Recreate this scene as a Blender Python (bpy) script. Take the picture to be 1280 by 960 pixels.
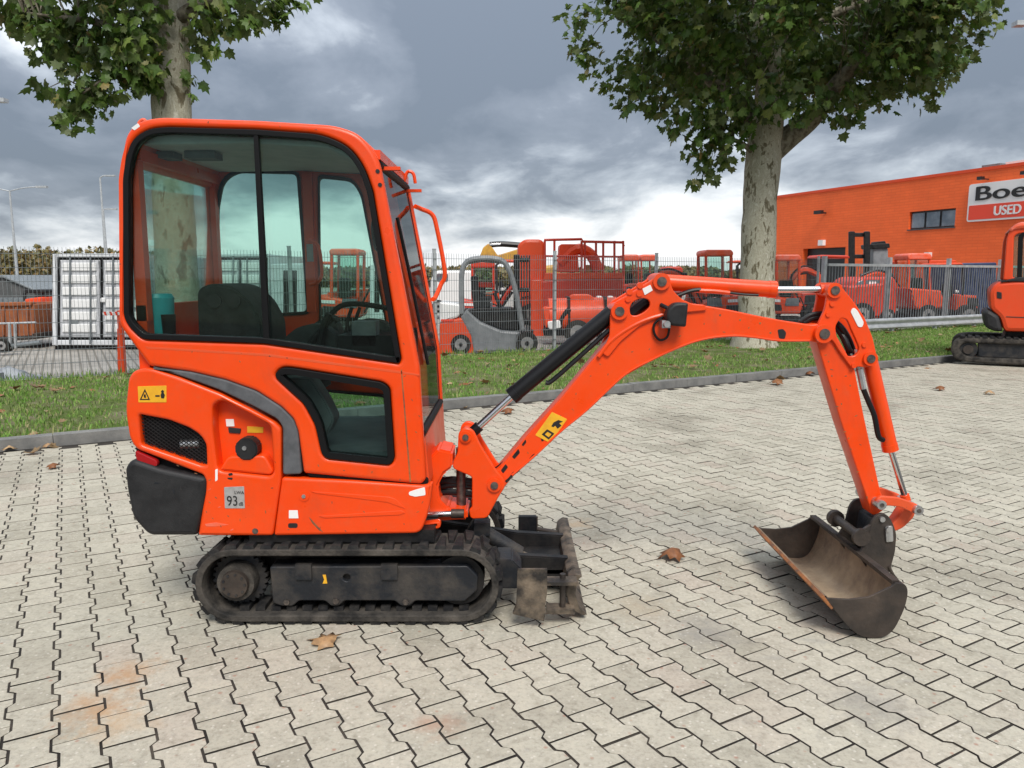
import bpy, bmesh, math, random
import numpy as np
from mathutils import Vector, Matrix, noise as mnoise
for o in list(bpy.data.objects): bpy.data.objects.remove(o)
R = math.radians
scene = bpy.context.scene
COL = scene.collection
random.seed(7); rng = np.random.default_rng(7)

# ------------------------------------------------------------ camera
CAM_H, FPX, PITCH = 1.6, 960.0, R(8.0)
cam = bpy.data.cameras.new('camera'); cam_o = bpy.data.objects.new('camera', cam); COL.objects.link(cam_o)
cam.sensor_width = 36.0; cam.lens = FPX/1280*36.0; cam.clip_start = 0.05; cam.clip_end = 3000
cam_o.location = (0, 0, CAM_H); cam_o.rotation_euler = (R(90)-PITCH, 0, 0)
scene.camera = cam_o
scene.render.resolution_x = 1024; scene.render.resolution_y = 768

# ------------------------------------------------------------ sky
SUN_EL, SUN_AZ = R(50), R(170)        # azimuth clockwise from +Y: behind the camera, to the right
w = bpy.data.worlds.new('World'); scene.world = w; w.use_nodes = True
nt = w.node_tree; nt.nodes.clear()
def N(t, kind, **kw):
    n = t.nodes.new(kind)
    for k, v in kw.items(): setattr(n, k, v)
    return n
L = nt.links.new
out = N(nt, 'ShaderNodeOutputWorld'); bg = N(nt, 'ShaderNodeBackground'); bg.inputs[1].default_value = 0.10
sky = N(nt, 'ShaderNodeTexSky'); sky.sky_type = 'NISHITA'; sky.sun_disc = False
sky.sun_elevation = SUN_EL; sky.sun_rotation = SUN_AZ; sky.altitude = 20; sky.air_density = 1.0; sky.dust_density = 2.0
tc = N(nt, 'ShaderNodeTexCoord'); sep = N(nt, 'ShaderNodeSeparateXYZ'); L(tc.outputs['Generated'], sep.inputs[0])
def M_(op, a, b=None, c=None, clamp=False):
    n = N(nt, 'ShaderNodeMath', operation=op); n.use_clamp = clamp
    for i, v in enumerate((a, b, c)):
        if v is None: continue
        if isinstance(v, (int, float)): n.inputs[i].default_value = v
        else: L(v, n.inputs[i])
    return n.outputs[0]
zc = M_('MAXIMUM', sep.outputs[2], 0.0)
den = M_('ADD', zc, 0.30)
cmb = N(nt, 'ShaderNodeCombineXYZ'); L(M_('DIVIDE', sep.outputs[0], den), cmb.inputs[0]); L(M_('DIVIDE', sep.outputs[1], den), cmb.inputs[1])
mp = N(nt, 'ShaderNodeMapping'); L(cmb.outputs[0], mp.inputs[0]); mp.inputs['Location'].default_value = (7.3, 2.2, 0.0); mp.inputs['Rotation'].default_value = (0, 0, R(8)); mp.inputs['Scale'].default_value = (1.0, 0.85, 1)
n1 = N(nt, 'ShaderNodeTexNoise'); L(mp.outputs[0], n1.inputs[0]); n1.inputs['Scale'].default_value = 0.95; n1.inputs['Detail'].default_value = 3; n1.inputs['Roughness'].default_value = 0.5
n2 = N(nt, 'ShaderNodeTexNoise'); L(mp.outputs[0], n2.inputs[0]); n2.inputs['Scale'].default_value = 3.3; n2.inputs['Detail'].default_value = 6; n2.inputs['Roughness'].default_value = 0.56; n2.inputs['Distortion'].default_value = 0.25
# cloud cover: big banks + billows; thinner (brighter) low down where one looks under the bank
el = M_('SUBTRACT', 0.30, M_('MULTIPLY', zc, 2.1)); el = M_('MAXIMUM', el, -0.06)
v = M_('ADD', M_('MULTIPLY', n1.outputs[0], 1.22), M_('MULTIPLY', n2.outputs[0], 0.74))
v = M_('ADD', v, el); v = M_('SUBTRACT', v, 0.53, clamp=True)
cr = N(nt, 'ShaderNodeValToRGB'); L(v, cr.inputs[0]); e = cr.color_ramp.elements
e[0].position = 0.27; e[0].color = (0.135, 0.160, 0.198, 1)
e[1].position = 0.72; e[1].color = (0.86, 0.87, 0.88, 1)
for p_, c_ in ((0.40, (0.195, 0.222, 0.265, 1)), (0.50, (0.35, 0.385, 0.43, 1)), (0.59, (0.56, 0.59, 0.62, 1))):
    q = cr.color_ramp.elements.new(p_); q.color = c_
CLOUD_GAIN = 5.2
ov = M_('MULTIPLY', M_('ADD', 1.0, M_('MULTIPLY', zc, 2.0)), CLOUD_GAIN)   # overcast sky: brighter towards the zenith
vm = N(nt, 'ShaderNodeVectorMath', operation='SCALE'); L(cr.outputs[0], vm.inputs[0]); L(ov, vm.inputs['Scale'])
mx = N(nt, 'ShaderNodeMix', data_type='RGBA'); mx.inputs['Factor'].default_value = 0.94
L(sky.outputs[0], mx.inputs['A']); L(vm.outputs[0], mx.inputs['B'])
L(mx.outputs['Result'], bg.inputs[0]); L(bg.outputs[0], out.inputs[0])

# ------------------------------------------------------------ sun, exposure
sl = bpy.data.lights.new('sun', 'SUN'); sl.energy = 1.5; sl.angle = R(24); sl.color = (1.0, 0.955, 0.89)
so = bpy.data.objects.new('sun', sl); COL.objects.link(so)
sd = Vector((math.sin(SUN_AZ)*math.cos(SUN_EL), math.cos(SUN_AZ)*math.cos(SUN_EL), math.sin(SUN_EL)))
so.rotation_euler = sd.to_track_quat('Z', 'Y').to_euler(); so.location = (0, 0, 30)
vs = scene.view_settings; vs.view_transform = 'Standard'; vs.look = 'None'; vs.exposure = 1.22; vs.gamma = 1.0; vs.use_curve_mapping = False

# ------------------------------------------------------------ helpers
def PW(px, py, Y):
    """point on the vertical plane at depth Y seen at photo pixel (px, py)"""
    a, b = (px-640)/FPX, (480-py)/FPX
    d = Vector((a, math.cos(PITCH)+b*math.sin(PITCH), -math.sin(PITCH)+b*math.cos(PITCH)))
    t = Y/d.y
    return Vector((t*d.x, Y, CAM_H+t*d.z))
def GW(px, py, z=0.0):
    a, b = (px-640)/FPX, (480-py)/FPX
    d = Vector((a, math.cos(PITCH)+b*math.sin(PITCH), -math.sin(PITCH)+b*math.cos(PITCH)))
    t = (z-CAM_H)/d.z
    return Vector((t*d.x, t*d.y, z))
def tag(o, label=None, cat=None, group=None, kind=None):
    if label: o['label'] = label
    if cat: o['category'] = cat
    if group: o['group'] = group
    if kind: o['kind'] = kind
    return o
def empty(name, loc, rz=0.0):
    o = bpy.data.objects.new(name, None); COL.objects.link(o); o.location = loc; o.rotation_euler = (0, 0, rz)
    o.empty_display_size = 0.1
    return o
def link(name, me, mat, parent=None):
    o = bpy.data.objects.new(name, me); COL.objects.link(o)
    if mat and not me.materials: me.materials.append(mat)
    if parent: o.parent = parent
    return o
def shade(me, ang=35):
    me.polygons.foreach_set('use_smooth', [True]*len(me.polygons))
    me.set_sharp_from_angle(angle=R(ang))
class B:
    """a small mesh collector; coordinates are local to org"""
    def __init__(s, org=(0, 0, 0)): s.bm = bmesh.new(); s.o = Vector(org)
    def box(s, x0, x1, y0, y1, z0, z1, bev=0.0, seg=2):
        vs_ = [s.bm.verts.new(Vector(p)-s.o) for p in ((x0,y0,z0),(x1,y0,z0),(x1,y1,z0),(x0,y1,z0),(x0,y0,z1),(x1,y0,z1),(x1,y1,z1),(x0,y1,z1))]
        fs = [s.bm.faces.new([vs_[i] for i in q]) for q in ((3,2,1,0),(4,5,6,7),(0,1,5,4),(1,2,6,5),(2,3,7,6),(3,0,4,7))]
        if bev: s._bev(fs, bev, seg)
        return s
    def _bev(s, fs, bev, seg):
        ed = set(e for f in fs for e in f.edges)
        ed = [e for e in ed if len(e.link_faces) == 2 and e.calc_face_angle(0) > R(25)]
        bmesh.ops.bevel(s.bm, geom=ed, offset=bev, segments=seg, affect='EDGES', clamp_overlap=True)
    def prism(s, pts, y0, y1, bev=0.0, seg=2):
        """pts: (x, z) outline, extruded from y0 to y1"""
        a = [s.bm.verts.new(Vector((p[0], y0, p[1]))-s.o) for p in pts]
        b = [s.bm.verts.new(Vector((p[0], y1, p[1]))-s.o) for p in pts]
        n = len(pts); fs = [s.bm.faces.new(a), s.bm.faces.new(b[::-1])]
        for i in range(n): fs.append(s.bm.faces.new((a[i], b[i], b[(i+1) % n], a[(i+1) % n])))
        bmesh.ops.recalc_face_normals(s.bm, faces=fs)
        if bev: s._bev(fs, bev, seg)
        return s
    def loft(s, A, Bp, cap=True):
        a = [s.bm.verts.new(Vector(p)-s.o) for p in A]; b = [s.bm.verts.new(Vector(p)-s.o) for p in Bp]
        n = len(a); fs = []
        if cap: fs += [s.bm.faces.new(a), s.bm.faces.new(b[::-1])]
        for i in range(n): fs.append(s.bm.faces.new((a[i], b[i], b[(i+1) % n], a[(i+1) % n])))
        bmesh.ops.recalc_face_normals(s.bm, faces=fs)
        return s
    def cyl(s, p0, p1, r0, r1=None, seg=20, bev=0.0):
        p0, p1 = Vector(p0)-s.o, Vector(p1)-s.o; r1 = r0 if r1 is None else r1
        q = (p1-p0).to_track_quat('Z', 'Y')
        A = []; C = []
        for i in range(seg):
            t = 2*math.pi*i/seg; u = q @ Vector((math.cos(t), math.sin(t), 0))
            A.append(s.bm.verts.new(p0+u*r0)); C.append(s.bm.verts.new(p1+u*r1))
        fs = [s.bm.faces.new(A[::-1]), s.bm.faces.new(C)]
        for i in range(seg): fs.append(s.bm.faces.new((A[i], A[(i+1) % seg], C[(i+1) % seg], C[i])))
        if bev: s._bev(fs, bev, 2)
        return s
    def tube(s, pts, r, seg=10, rr=None, cap=True):
        pts = [Vector(p)-s.o for p in pts]; n = len(pts); rings = []
        up = None
        for i in range(n):
            t = (pts[min(i+1, n-1)]-pts[max(i-1, 0)]).normalized()
            if up is None: up = t.orthogonal().normalized()
            up = (up - t*up.dot(t)).normalized(); bi = t.cross(up)
            ra = rr[i] if rr else r
            rings.append([s.bm.verts.new(pts[i]+(up*math.cos(2*math.pi*k/seg)+bi*math.sin(2*math.pi*k/seg))*ra) for k in range(seg)])
        for i in range(n-1):
            for k in range(seg): s.bm.faces.new((rings[i][k], rings[i][(k+1) % seg], rings[i+1][(k+1) % seg], rings[i+1][k]))
        if cap: s.bm.faces.new(rings[0][::-1]); s.bm.faces.new(rings[-1])
        return s
    def quad(s, *ps):
        s.bm.faces.new([s.bm.verts.new(Vector(p)-s.o) for p in ps]); return s
    def done(s, name, mat, parent=None, ang=35, sm=True):
        me = bpy.data.meshes.new(name); s.bm.to_mesh(me); s.bm.free()
        if sm: shade(me, ang)
        return link(name, me, mat, parent)
def spline(pts, n=6):
    """Catmull-Rom through points (any dimension)"""
    P = [Vector(p) for p in pts]; o = []
    for i in range(len(P)-1):
        a, b, c, d = P[max(i-1, 0)], P[i], P[i+1], P[min(i+2, len(P)-1)]
        for k in range(n):
            t = k/n
            o.append(0.5*((2*b)+(c-a)*t+(2*a-5*b+4*c-d)*t*t+(3*b-a-3*c+d)*t**3))
    o.append(P[-1]); return o
def rnd_poly(pts, r=0.02, n=4):
    """round the corners of a closed 2D outline; a point may carry its own radius as third value"""
    o = []; m = len(pts)
    for i in range(m):
        p = Vector(pts[i][:2]); a = Vector(pts[i-1][:2]); b = Vector(pts[(i+1) % m][:2])
        rr = pts[i][2] if len(pts[i]) > 2 else r
        u, v_ = (a-p), (b-p); la, lb = u.length, v_.length
        if la < 1e-6 or lb < 1e-6: continue
        u /= la; v_ /= lb
        d = min(rr, la*0.48, lb*0.48)
        if d < 1e-4: o.append(p); continue
        s_, e_ = p+u*d, p+v_*d
        for k in range(n+1):
            t = k/n; o.append(s_*(1-t)**2+p*2*t*(1-t)+e_*t*t)
    return o
def plate(name, outs, y0, y1, mat, parent, org=(0, 0, 0), bev=0.004, res=1, ang=40):
    """flat plate in the XZ plane between y0 and y1: the first outline is the edge, the others are holes"""
    cu = bpy.data.curves.new(name, 'CURVE'); cu.dimensions = '2D'; cu.fill_mode = 'BOTH'
    th = y1-y0; bev = min(bev, th*0.45)
    cu.extrude = th/2-bev; cu.bevel_depth = bev; cu.bevel_resolution = res; cu.offset = -bev
    for pts in outs:
        sp = cu.splines.new('POLY'); sp.points.add(len(pts)-1); sp.use_cyclic_u = True
        for i, p in enumerate(pts): sp.points[i].co = (p[0], p[1], 0, 1)
    tmp = bpy.data.objects.new(name, cu)
    me = bpy.data.meshes.new_from_object(tmp)
    bpy.data.objects.remove(tmp); bpy.data.curves.remove(cu)
    ym = (y0+y1)/2
    me.transform(Matrix.Translation(-Vector(org)) @ Matrix(((1,0,0,0),(0,0,-1,ym),(0,1,0,0),(0,0,0,1))))
    me.name = name; me.materials.clear(); shade(me, ang)
    return link(name, me, mat, parent)
def text_mesh(name, s, size, mat, parent, mtx, ext=0.002, sx=1.0, bold=0.0):
    cu = bpy.data.curves.new(name, 'FONT'); cu.body = s; cu.size = size; cu.extrude = ext; cu.offset = bold
    tmp = bpy.data.objects.new(name, cu); me = bpy.data.meshes.new_from_object(tmp)
    bpy.data.objects.remove(tmp); bpy.data.curves.remove(cu)
    me.transform(mtx @ Matrix.Diagonal((sx, 1, 1, 1))); me.materials.clear(); me.name = name
    return link(name, me, mat, parent)
def copy_tree(o, parent=None):
    c = o.copy(); COL.objects.link(c); c.parent = parent
    for ch in o.children: copy_tree(ch, c)
    return c

# ------------------------------------------------------------ materials
MAT = {}
def pm(name, c1, c2=None, scale=4.0, rough=0.5, metal=0.0, bump=0.0, bscale=None, lo=0.4, hi=0.6, coat=0.0, detail=6, rvar=0.0, spec=0.5, extra=None):
    m = bpy.data.materials.new(name); m.use_nodes = True; t = m.node_tree; b = t.nodes['Principled BSDF']; l = t.links.new
    b.inputs['Roughness'].default_value = rough; b.inputs['Metallic'].default_value = metal
    b.inputs['Coat Weight'].default_value = coat; b.inputs['Coat Roughness'].default_value = 0.12
    b.inputs['Specular IOR Level'].default_value = spec
    b.inputs['Base Color'].default_value = (*c1, 1)
    if c2 or bump or rvar:
        tc_ = N(t, 'ShaderNodeTexCoord'); g = N(t, 'ShaderNodeNewGeometry')
        nz = N(t, 'ShaderNodeTexNoise'); l(g.outputs['Position'], nz.inputs[0]); nz.inputs['Scale'].default_value = scale; nz.inputs['Detail'].default_value = detail; nz.inputs['Roughness'].default_value = 0.62
    if c2:
        r_ = N(t, 'ShaderNodeValToRGB'); l(nz.outputs[0], r_.inputs[0])
        r_.color_ramp.elements[0].position = lo; r_.color_ramp.elements[1].position = hi
        r_.color_ramp.elements[0].color = (*c1, 1); r_.color_ramp.elements[1].color = (*c2, 1)
        l(r_.outputs[0], b.inputs['Base Color'])
    if rvar:
        q = N(t, 'ShaderNodeMapRange'); l(nz.outputs[0], q.inputs[0]); q.inputs[1].default_value = 0.3; q.inputs[2].default_value = 0.7
        q.inputs[3].default_value = max(0.02, rough-rvar); q.inputs[4].default_value = rough+rvar; l(q.outputs[0], b.inputs['Roughness'])
    if bump:
        n3 = N(t, 'ShaderNodeTexNoise'); l(g.outputs['Position'], n3.inputs[0]); n3.inputs['Scale'].default_value = bscale or scale*6; n3.inputs['Detail'].default_value = 5
        bp = N(t, 'ShaderNodeBump'); bp.inputs['Strength'].default_value = bump; bp.inputs['Distance'].default_value = 0.01; l(n3.outputs[0], bp.inputs['Height']); l(bp.outputs[0], b.inputs['Normal'])
    MAT[name] = m; return m
def ramp(t, src, stops):
    r_ = N(t, 'ShaderNodeValToRGB'); t.links.new(src, r_.inputs[0]); e_ = r_.color_ramp.elements
    e_[0].position, e_[0].color = stops[0][0], (*stops[0][1], 1); e_[1].position, e_[1].color = stops[-1][0], (*stops[-1][1], 1)
    for p_, c_ in stops[1:-1]: q = e_.new(p_); q.color = (*c_, 1)
    return r_.outputs[0]
def mixc(t, fac, a, b_, mode='MIX'):
    m = N(t, 'ShaderNodeMix', data_type='RGBA', blend_type=mode); l = t.links.new
    for k, v_ in (('Factor', fac), ('A', a), ('B', b_)):
        if hasattr(v_, 'default_value') or hasattr(v_, 'is_linked'): l(v_, m.inputs[k])
        elif k == 'Factor': m.inputs[k].default_value = v_
        else: m.inputs[k].default_value = (*v_, 1)
    return m.outputs['Result']
def noise_n(t, vec, scale, detail=5, rough=0.6, dist=0.0):
    n = N(t, 'ShaderNodeTexNoise'); t.links.new(vec, n.inputs[0]); n.inputs['Scale'].default_value = scale; n.inputs['Detail'].default_value = detail; n.inputs['Roughness'].default_value = rough; n.inputs['Distortion'].default_value = dist
    return n.outputs[0]
def paint(name, c, faded, rough=0.34, chips=0.77, chipc=(0.10, 0.035, 0.02)):
    """machine enamel: slight fading, dust film, small chips"""
    m = bpy.data.materials.new(name); m.use_nodes = True; t = m.node_tree; b = t.nodes['Principled BSDF']; l = t.links.new
    g = N(t, 'ShaderNodeNewGeometry').outputs['Position']
    mpv = N(t, 'ShaderNodeMapping'); l(g, mpv.inputs[0]); mpv.inputs['Scale'].default_value = (1, 1, 0.45)
    a = ramp(t, noise_n(t, g, 2.2, 4), ((0.35, c), (0.75, faded)))
    d = mixc(t, ramp(t, noise_n(t, g, 22, 6, 0.7), ((0.52, (0, 0, 0)), (0.75, (0.22, 0.22, 0.22)))), a, (0.50, 0.12, 0.05))
    e_ = mixc(t, ramp(t, noise_n(t, g, 34, 3, 0.5, 0.6), ((chips, (0, 0, 0)), (chips+0.02, (1, 1, 1)))), d, chipc)
    e_ = mixc(t, ramp(t, noise_n(t, mpv.outputs[0], 5.0, 6, 0.68, 0.3), ((0.54, (0, 0, 0)), (0.80, (0.38, 0.38, 0.38)))), e_, (0.30, 0.075, 0.035))
    l(e_, b.inputs['Base Color']); b.inputs['Specular IOR Level'].default_value = 0.40; b.inputs['Coat Weight'].default_value = 0.14; b.inputs['Coat Roughness'].default_value = 0.2
    q = N(t, 'ShaderNodeMapRange'); l(noise_n(t, g, 7, 5), q.inputs[0]); q.inputs[1].default_value = 0.3; q.inputs[2].default_value = 0.7; q.inputs[3].default_value = rough-0.08; q.inputs[4].default_value = rough+0.14
    l(q.outputs[0], b.inputs['Roughness'])
    bp = N(t, 'ShaderNodeBump'); bp.inputs['Strength'].default_value = 0.06; bp.inputs['Distance'].default_value = 0.01; l(noise_n(t, g, 9, 3), bp.inputs['Height']); l(bp.outputs[0], b.inputs['Normal'])
    MAT[name] = m; return m
paint('orange', (0.80, 0.056, 0.0015), (0.82, 0.072, 0.005))
paint('orange_worn', (0.72, 0.07, 0.012), (0.66, 0.10, 0.03), 0.45, 0.70)
paint('orange_far', (0.74, 0.058, 0.006), (0.68, 0.075, 0.016), 0.5, 0.8)
paint('red_far', (0.60, 0.032, 0.010), (0.54, 0.05, 0.02), 0.5, 0.8)
pm('faded_sky_sheen', (0.74, 0.17, 0.11), (0.80, 0.10, 0.03), 5, 0.4)  # pale scuffed orange; on roofs the pinkish sky reflection is put into the colour
pm('black_plastic', (0.012, 0.012, 0.013), (0.022, 0.022, 0.023), 8, 0.55, spec=0.35, bump=0.15, bscale=220, rvar=0.1)
pm('rubber_seal', (0.004, 0.004, 0.0045), None, rough=0.55, spec=0.22)
pm('grey_plastic', (0.075, 0.078, 0.083), (0.11, 0.113, 0.12), 14, 0.6, spec=0.3, bump=0.12, bscale=260)
pm('track_rubber', (0.018, 0.017, 0.016), (0.098, 0.086, 0.073), 9, 0.85, spec=0.25, bump=0.5, bscale=70, lo=0.36, hi=0.70)
pm('track_lug', (0.010, 0.010, 0.011), (0.050, 0.045, 0.039), 14, 0.8, spec=0.3, bump=0.3, bscale=80, lo=0.45, hi=0.75)
pm('frame_steel', (0.012, 0.014, 0.018), (0.070, 0.060, 0.050), 7, 0.55, spec=0.35, bump=0.25, bscale=60, lo=0.42, hi=0.78, rvar=0.15)
pm('dark_steel', (0.007, 0.007, 0.008), (0.020, 0.018, 0.017), 10, 0.5, spec=0.3, bump=0.2, bscale=50)
pm('blade_steel', (0.022, 0.019, 0.017), (0.20, 0.155, 0.11), 11, 0.6, bump=0.4, bscale=50, lo=0.38, hi=0.68, metal=0.2)
pm('bucket_outer', (0.038, 0.032, 0.029), (0.085, 0.064, 0.050), 7, 0.5, bump=0.3, bscale=45, lo=0.35, hi=0.7, metal=0.35, rvar=0.12)
pm('bucket_inner', (0.15, 0.105, 0.075), (0.43, 0.325, 0.215), 4.5, 0.6, bump=0.35, bscale=40, lo=0.33, hi=0.66, metal=0.25)
pm('rust_edge', (0.34, 0.12, 0.03), (0.12, 0.06, 0.035), 13, 0.7, bump=0.3, lo=0.42, hi=0.62)
pm('chrome', (0.72, 0.72, 0.73), None, rough=0.16, metal=1.0, rvar=0.06)
pm('zinc', (0.60, 0.60, 0.60), (0.45, 0.45, 0.45), 30, 0.38, metal=0.9)
pm('pin_steel', (0.10, 0.09, 0.085), (0.20, 0.17, 0.15), 40, 0.45, metal=0.8)
pm('galv', (0.40, 0.42, 0.43), (0.50, 0.52, 0.53), 6, 0.5, metal=0.5, rvar=0.1)
pm('galv_dark', (0.15, 0.17, 0.18), (0.22, 0.24, 0.25), 6, 0.55, metal=0.3)
pm('hose', (0.006, 0.006, 0.007), None, rough=0.4, spec=0.35)
pm('white_sticker', (0.78, 0.77, 0.75), None, rough=0.4)
pm('grey_sticker', (0.30, 0.29, 0.28), (0.36, 0.35, 0.34), 40, 0.4)
pm('yellow_sticker', (0.80, 0.43, 0.02), (0.72, 0.36, 0.02), 20, 0.4)
pm('ink', (0.012, 0.012, 0.012), None, rough=0.5)
pm('red_lens', (0.35, 0.01, 0.012), None, rough=0.2, coat=0.5)
pm('teal_plastic', (0.02, 0.30, 0.34), (0.03, 0.36, 0.40), 8, 0.4)
pm('headliner', (0.48, 0.49, 0.48), (0.55, 0.55, 0.54), 9, 0.8)
pm('seat_cloth', (0.010, 0.011, 0.012), (0.022, 0.024, 0.025), 18, 0.75, spec=0.3)
pm('interior_grey', (0.12, 0.125, 0.13), (0.17, 0.175, 0.18), 8, 0.65)
pm('kerb_concrete', (0.13, 0.13, 0.125), (0.23, 0.225, 0.21), 5, 0.9, bump=0.4, bscale=90, lo=0.35, hi=0.7)
pm('white_paint', (0.68, 0.70, 0.72), (0.58, 0.60, 0.62), 5, 0.45)
pm('white_gloss', (0.76, 0.76, 0.75), None, rough=0.35)
pm('tyre', (0.012, 0.012, 0.011), (0.04, 0.037, 0.033), 9, 0.85, spec=0.25, bump=0.3)
pm('rim_grey', (0.20, 0.20, 0.20), (0.30, 0.29, 0.28), 9, 0.6)
pm('lift_grey', (0.17, 0.18, 0.19), (0.23, 0.24, 0.25), 4, 0.45)
pm('rust_skip', (0.30, 0.09, 0.025), (0.20, 0.065, 0.03), 3, 0.75, bump=0.3)
pm('blue_paint', (0.022, 0.035, 0.095), (0.035, 0.055, 0.13), 4, 0.5)
pm('yellow_paint', (0.55, 0.30, 0.04), (0.42, 0.22, 0.04), 4, 0.5)
pm('sheeting', (0.12, 0.13, 0.15), (0.38, 0.40, 0.42), 4, 0.5, bump=0.4, bscale=14)
pm('dark_wall', (0.06, 0.065, 0.065), (0.09, 0.09, 0.09), 2, 0.8)
pm('door_dark', (0.012, 0.013, 0.015), None, rough=0.4)
def glass(name, tint, gloss=0.09):
    m = bpy.data.materials.new(name); m.use_nodes = True; t = m.node_tree; t.nodes.clear(); l = t.links.new
    o = N(t, 'ShaderNodeOutputMaterial'); tr = N(t, 'ShaderNodeBsdfTransparent'); tr.inputs[0].default_value = (*tint, 1)
    gl = N(t, 'ShaderNodeBsdfGlossy'); gl.inputs['Roughness'].default_value = 0.03; gl.inputs[0].default_value = (0.9, 0.95, 0.95, 1)
    lw = N(t, 'ShaderNodeFresnel'); lw.inputs[0].default_value = 1.45
    a = N(t, 'ShaderNodeMath', operation='MULTIPLY_ADD'); l(lw.outputs[0], a.inputs[0]); a.inputs[1].default_value = 0.6; a.inputs[2].default_value = 0.0
    # a faint dust film
    df = N(t, 'ShaderNodeBsdfDiffuse'); df.inputs[0].default_value = (0.30, 0.32, 0.31, 1)
    g = N(t, 'ShaderNodeNewGeometry').outputs['Position']
    ms0 = N(t, 'ShaderNodeMixShader'); f0 = N(t, 'ShaderNodeMapRange'); l(noise_n(t, g, 6, 6, 0.7), f0.inputs[0]); f0.inputs[1].default_value = 0.4; f0.inputs[2].default_value = 0.8; f0.inputs[3].default_value = 0.0; f0.inputs[4].default_value = 0.014
    l(f0.outputs[0], ms0.inputs[0]); l(tr.outputs[0], ms0.inputs[1]); l(df.outputs[0], ms0.inputs[2])
    ms = N(t, 'ShaderNodeMixShader'); l(a.outputs[0], ms.inputs[0]); l(ms0.outputs[0], ms.inputs[1]); l(gl.outputs[0], ms.inputs[2])
    l(ms.outputs[0], o.inputs[0]); MAT[name] = m; return m
glass('glass', (0.80, 0.905, 0.87)); glass('glass_dark', (0.70, 0.80, 0.78)); glass('glass_clear', (0.86, 0.92, 0.91))

# ============================================================ THE GROUND
UA = Vector((-math.sin(R(30)), math.cos(R(30)), 0))    # along the interlocking rows, away from the camera
UB = Vector((math.cos(R(30)), math.sin(R(30)), 0))     # along the kerb
def AB(a, b, z=0.0): return UA*a+UB*b+Vector((0, 0, z))
def toAB(p): return p.dot(UA), p.dot(UB)
A_KERB = toAB(Vector((1.8, 10.7, 0)))[0]
A_FENCE = toAB(Vector((-3.0, 13.9, 0)))[0]
KW, KH = 0.15, 0.10
def sheet(name, a0, a1, b0, b1, z, mat, kind='structure'):
    o = B().quad(AB(a0, b0, z), AB(a0, b1, z), AB(a1, b1, z), AB(a1, b0, z)).done(name, mat, sm=False)
    return tag(o, kind=kind)
pm('joint_sand', (0.016, 0.013, 0.010), (0.065, 0.053, 0.040), 3.5, 0.95, detail=4, lo=0.42, hi=0.70)
# --- paver material
m = bpy.data.materials.new('paver_concrete'); m.use_nodes = True; t = m.node_tree; b = t.nodes['Principled BSDF']; l = t.links.new
g = N(t, 'ShaderNodeNewGeometry').outputs['Position']; at = N(t, 'ShaderNodeAttribute', attribute_name='rnd'); oi = N(t, 'ShaderNodeObjectInfo')
rv = N(t, 'ShaderNodeMath', operation='ADD'); l(at.outputs['Fac'], rv.inputs[0]); l(oi.outputs['Random'], rv.inputs[1]); fr = N(t, 'ShaderNodeMath', operation='FRACT'); l(rv.outputs[0], fr.inputs[0])
c = ramp(t, fr.outputs[0], ((0.0, (0.385, 0.357, 0.288)), (0.3, (0.435, 0.405, 0.33)), (0.7, (0.47, 0.438, 0.358)), (0.9, (0.452, 0.415, 0.34)), (1.0, (0.435, 0.38, 0.312))))
c = mixc(t, 1.0, c, ramp(t, noise_n(t, g, 55, 4, 0.7), ((0.30, (0.76, 0.755, 0.74)), (0.5, (1, 1, 1)), (0.72, (1.08, 1.08, 1.06)))), 'MULTIPLY')
c = mixc(t, 1.0, c, ramp(t, noise_n(t, g, 0.9, 5, 0.6, 0.5), ((0.30, (0.70, 0.69, 0.68)), (0.47, (0.97, 0.97, 0.97)), (0.62, (1, 1, 1)), (0.78, (1.06, 1.05, 1.03)))), 'MULTIPLY')
c = mixc(t, 1.0, c, ramp(t, noise_n(t, g, 16, 5, 0.65, 0.4), ((0.32, (0.80, 0.79, 0.77)), (0.48, (1, 1, 1)), (0.66, (1.05, 1.045, 1.03)))), 'MULTIPLY')
c = mixc(t, ramp(t, noise_n(t, g, 6.5, 4, 0.7, 0.8), ((0.60, (0, 0, 0)), (0.74, (0.5, 0.5, 0.5)))), c, (0.29, 0.27, 0.24))
# grey smears dragged along the driving direction
mpn = N(t, 'ShaderNodeMapping'); l(g, mpn.inputs[0]); mpn.inputs['Rotation'].default_value = (0, 0, R(10)); mpn.inputs['Scale'].default_value = (1.1, 4.5, 1)
c = mixc(t, ramp(t, noise_n(t, mpn.outputs[0], 2.1, 5, 0.65, 0.3), ((0.62, (0, 0, 0)), (0.76, (0.40, 0.40, 0.40)))), c, (0.27, 0.265, 0.255))
# pale aggregate flecks
vo = N(t, 'ShaderNodeTexVoronoi'); l(g, vo.inputs[0]); vo.inputs['Scale'].default_value = 34; vo.inputs['Randomness'].default_value = 1
c = mixc(t, ramp(t, vo.outputs['Distance'], ((0.13, (0.55, 0.55, 0.55)), (0.22, (0, 0, 0)))), c, (0.62, 0.58, 0.50))
vo2 = N(t, 'ShaderNodeTexVoronoi'); l(g, vo2.inputs[0]); vo2.inputs['Scale'].default_value = 13; vo2.inputs['Randomness'].default_value = 1
c = mixc(t, ramp(t, vo2.outputs['Distance'], ((0.05, (0.7, 0.7, 0.7)), (0.13, (0, 0, 0)))), c, (0.33, 0.17, 0.12))
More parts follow.
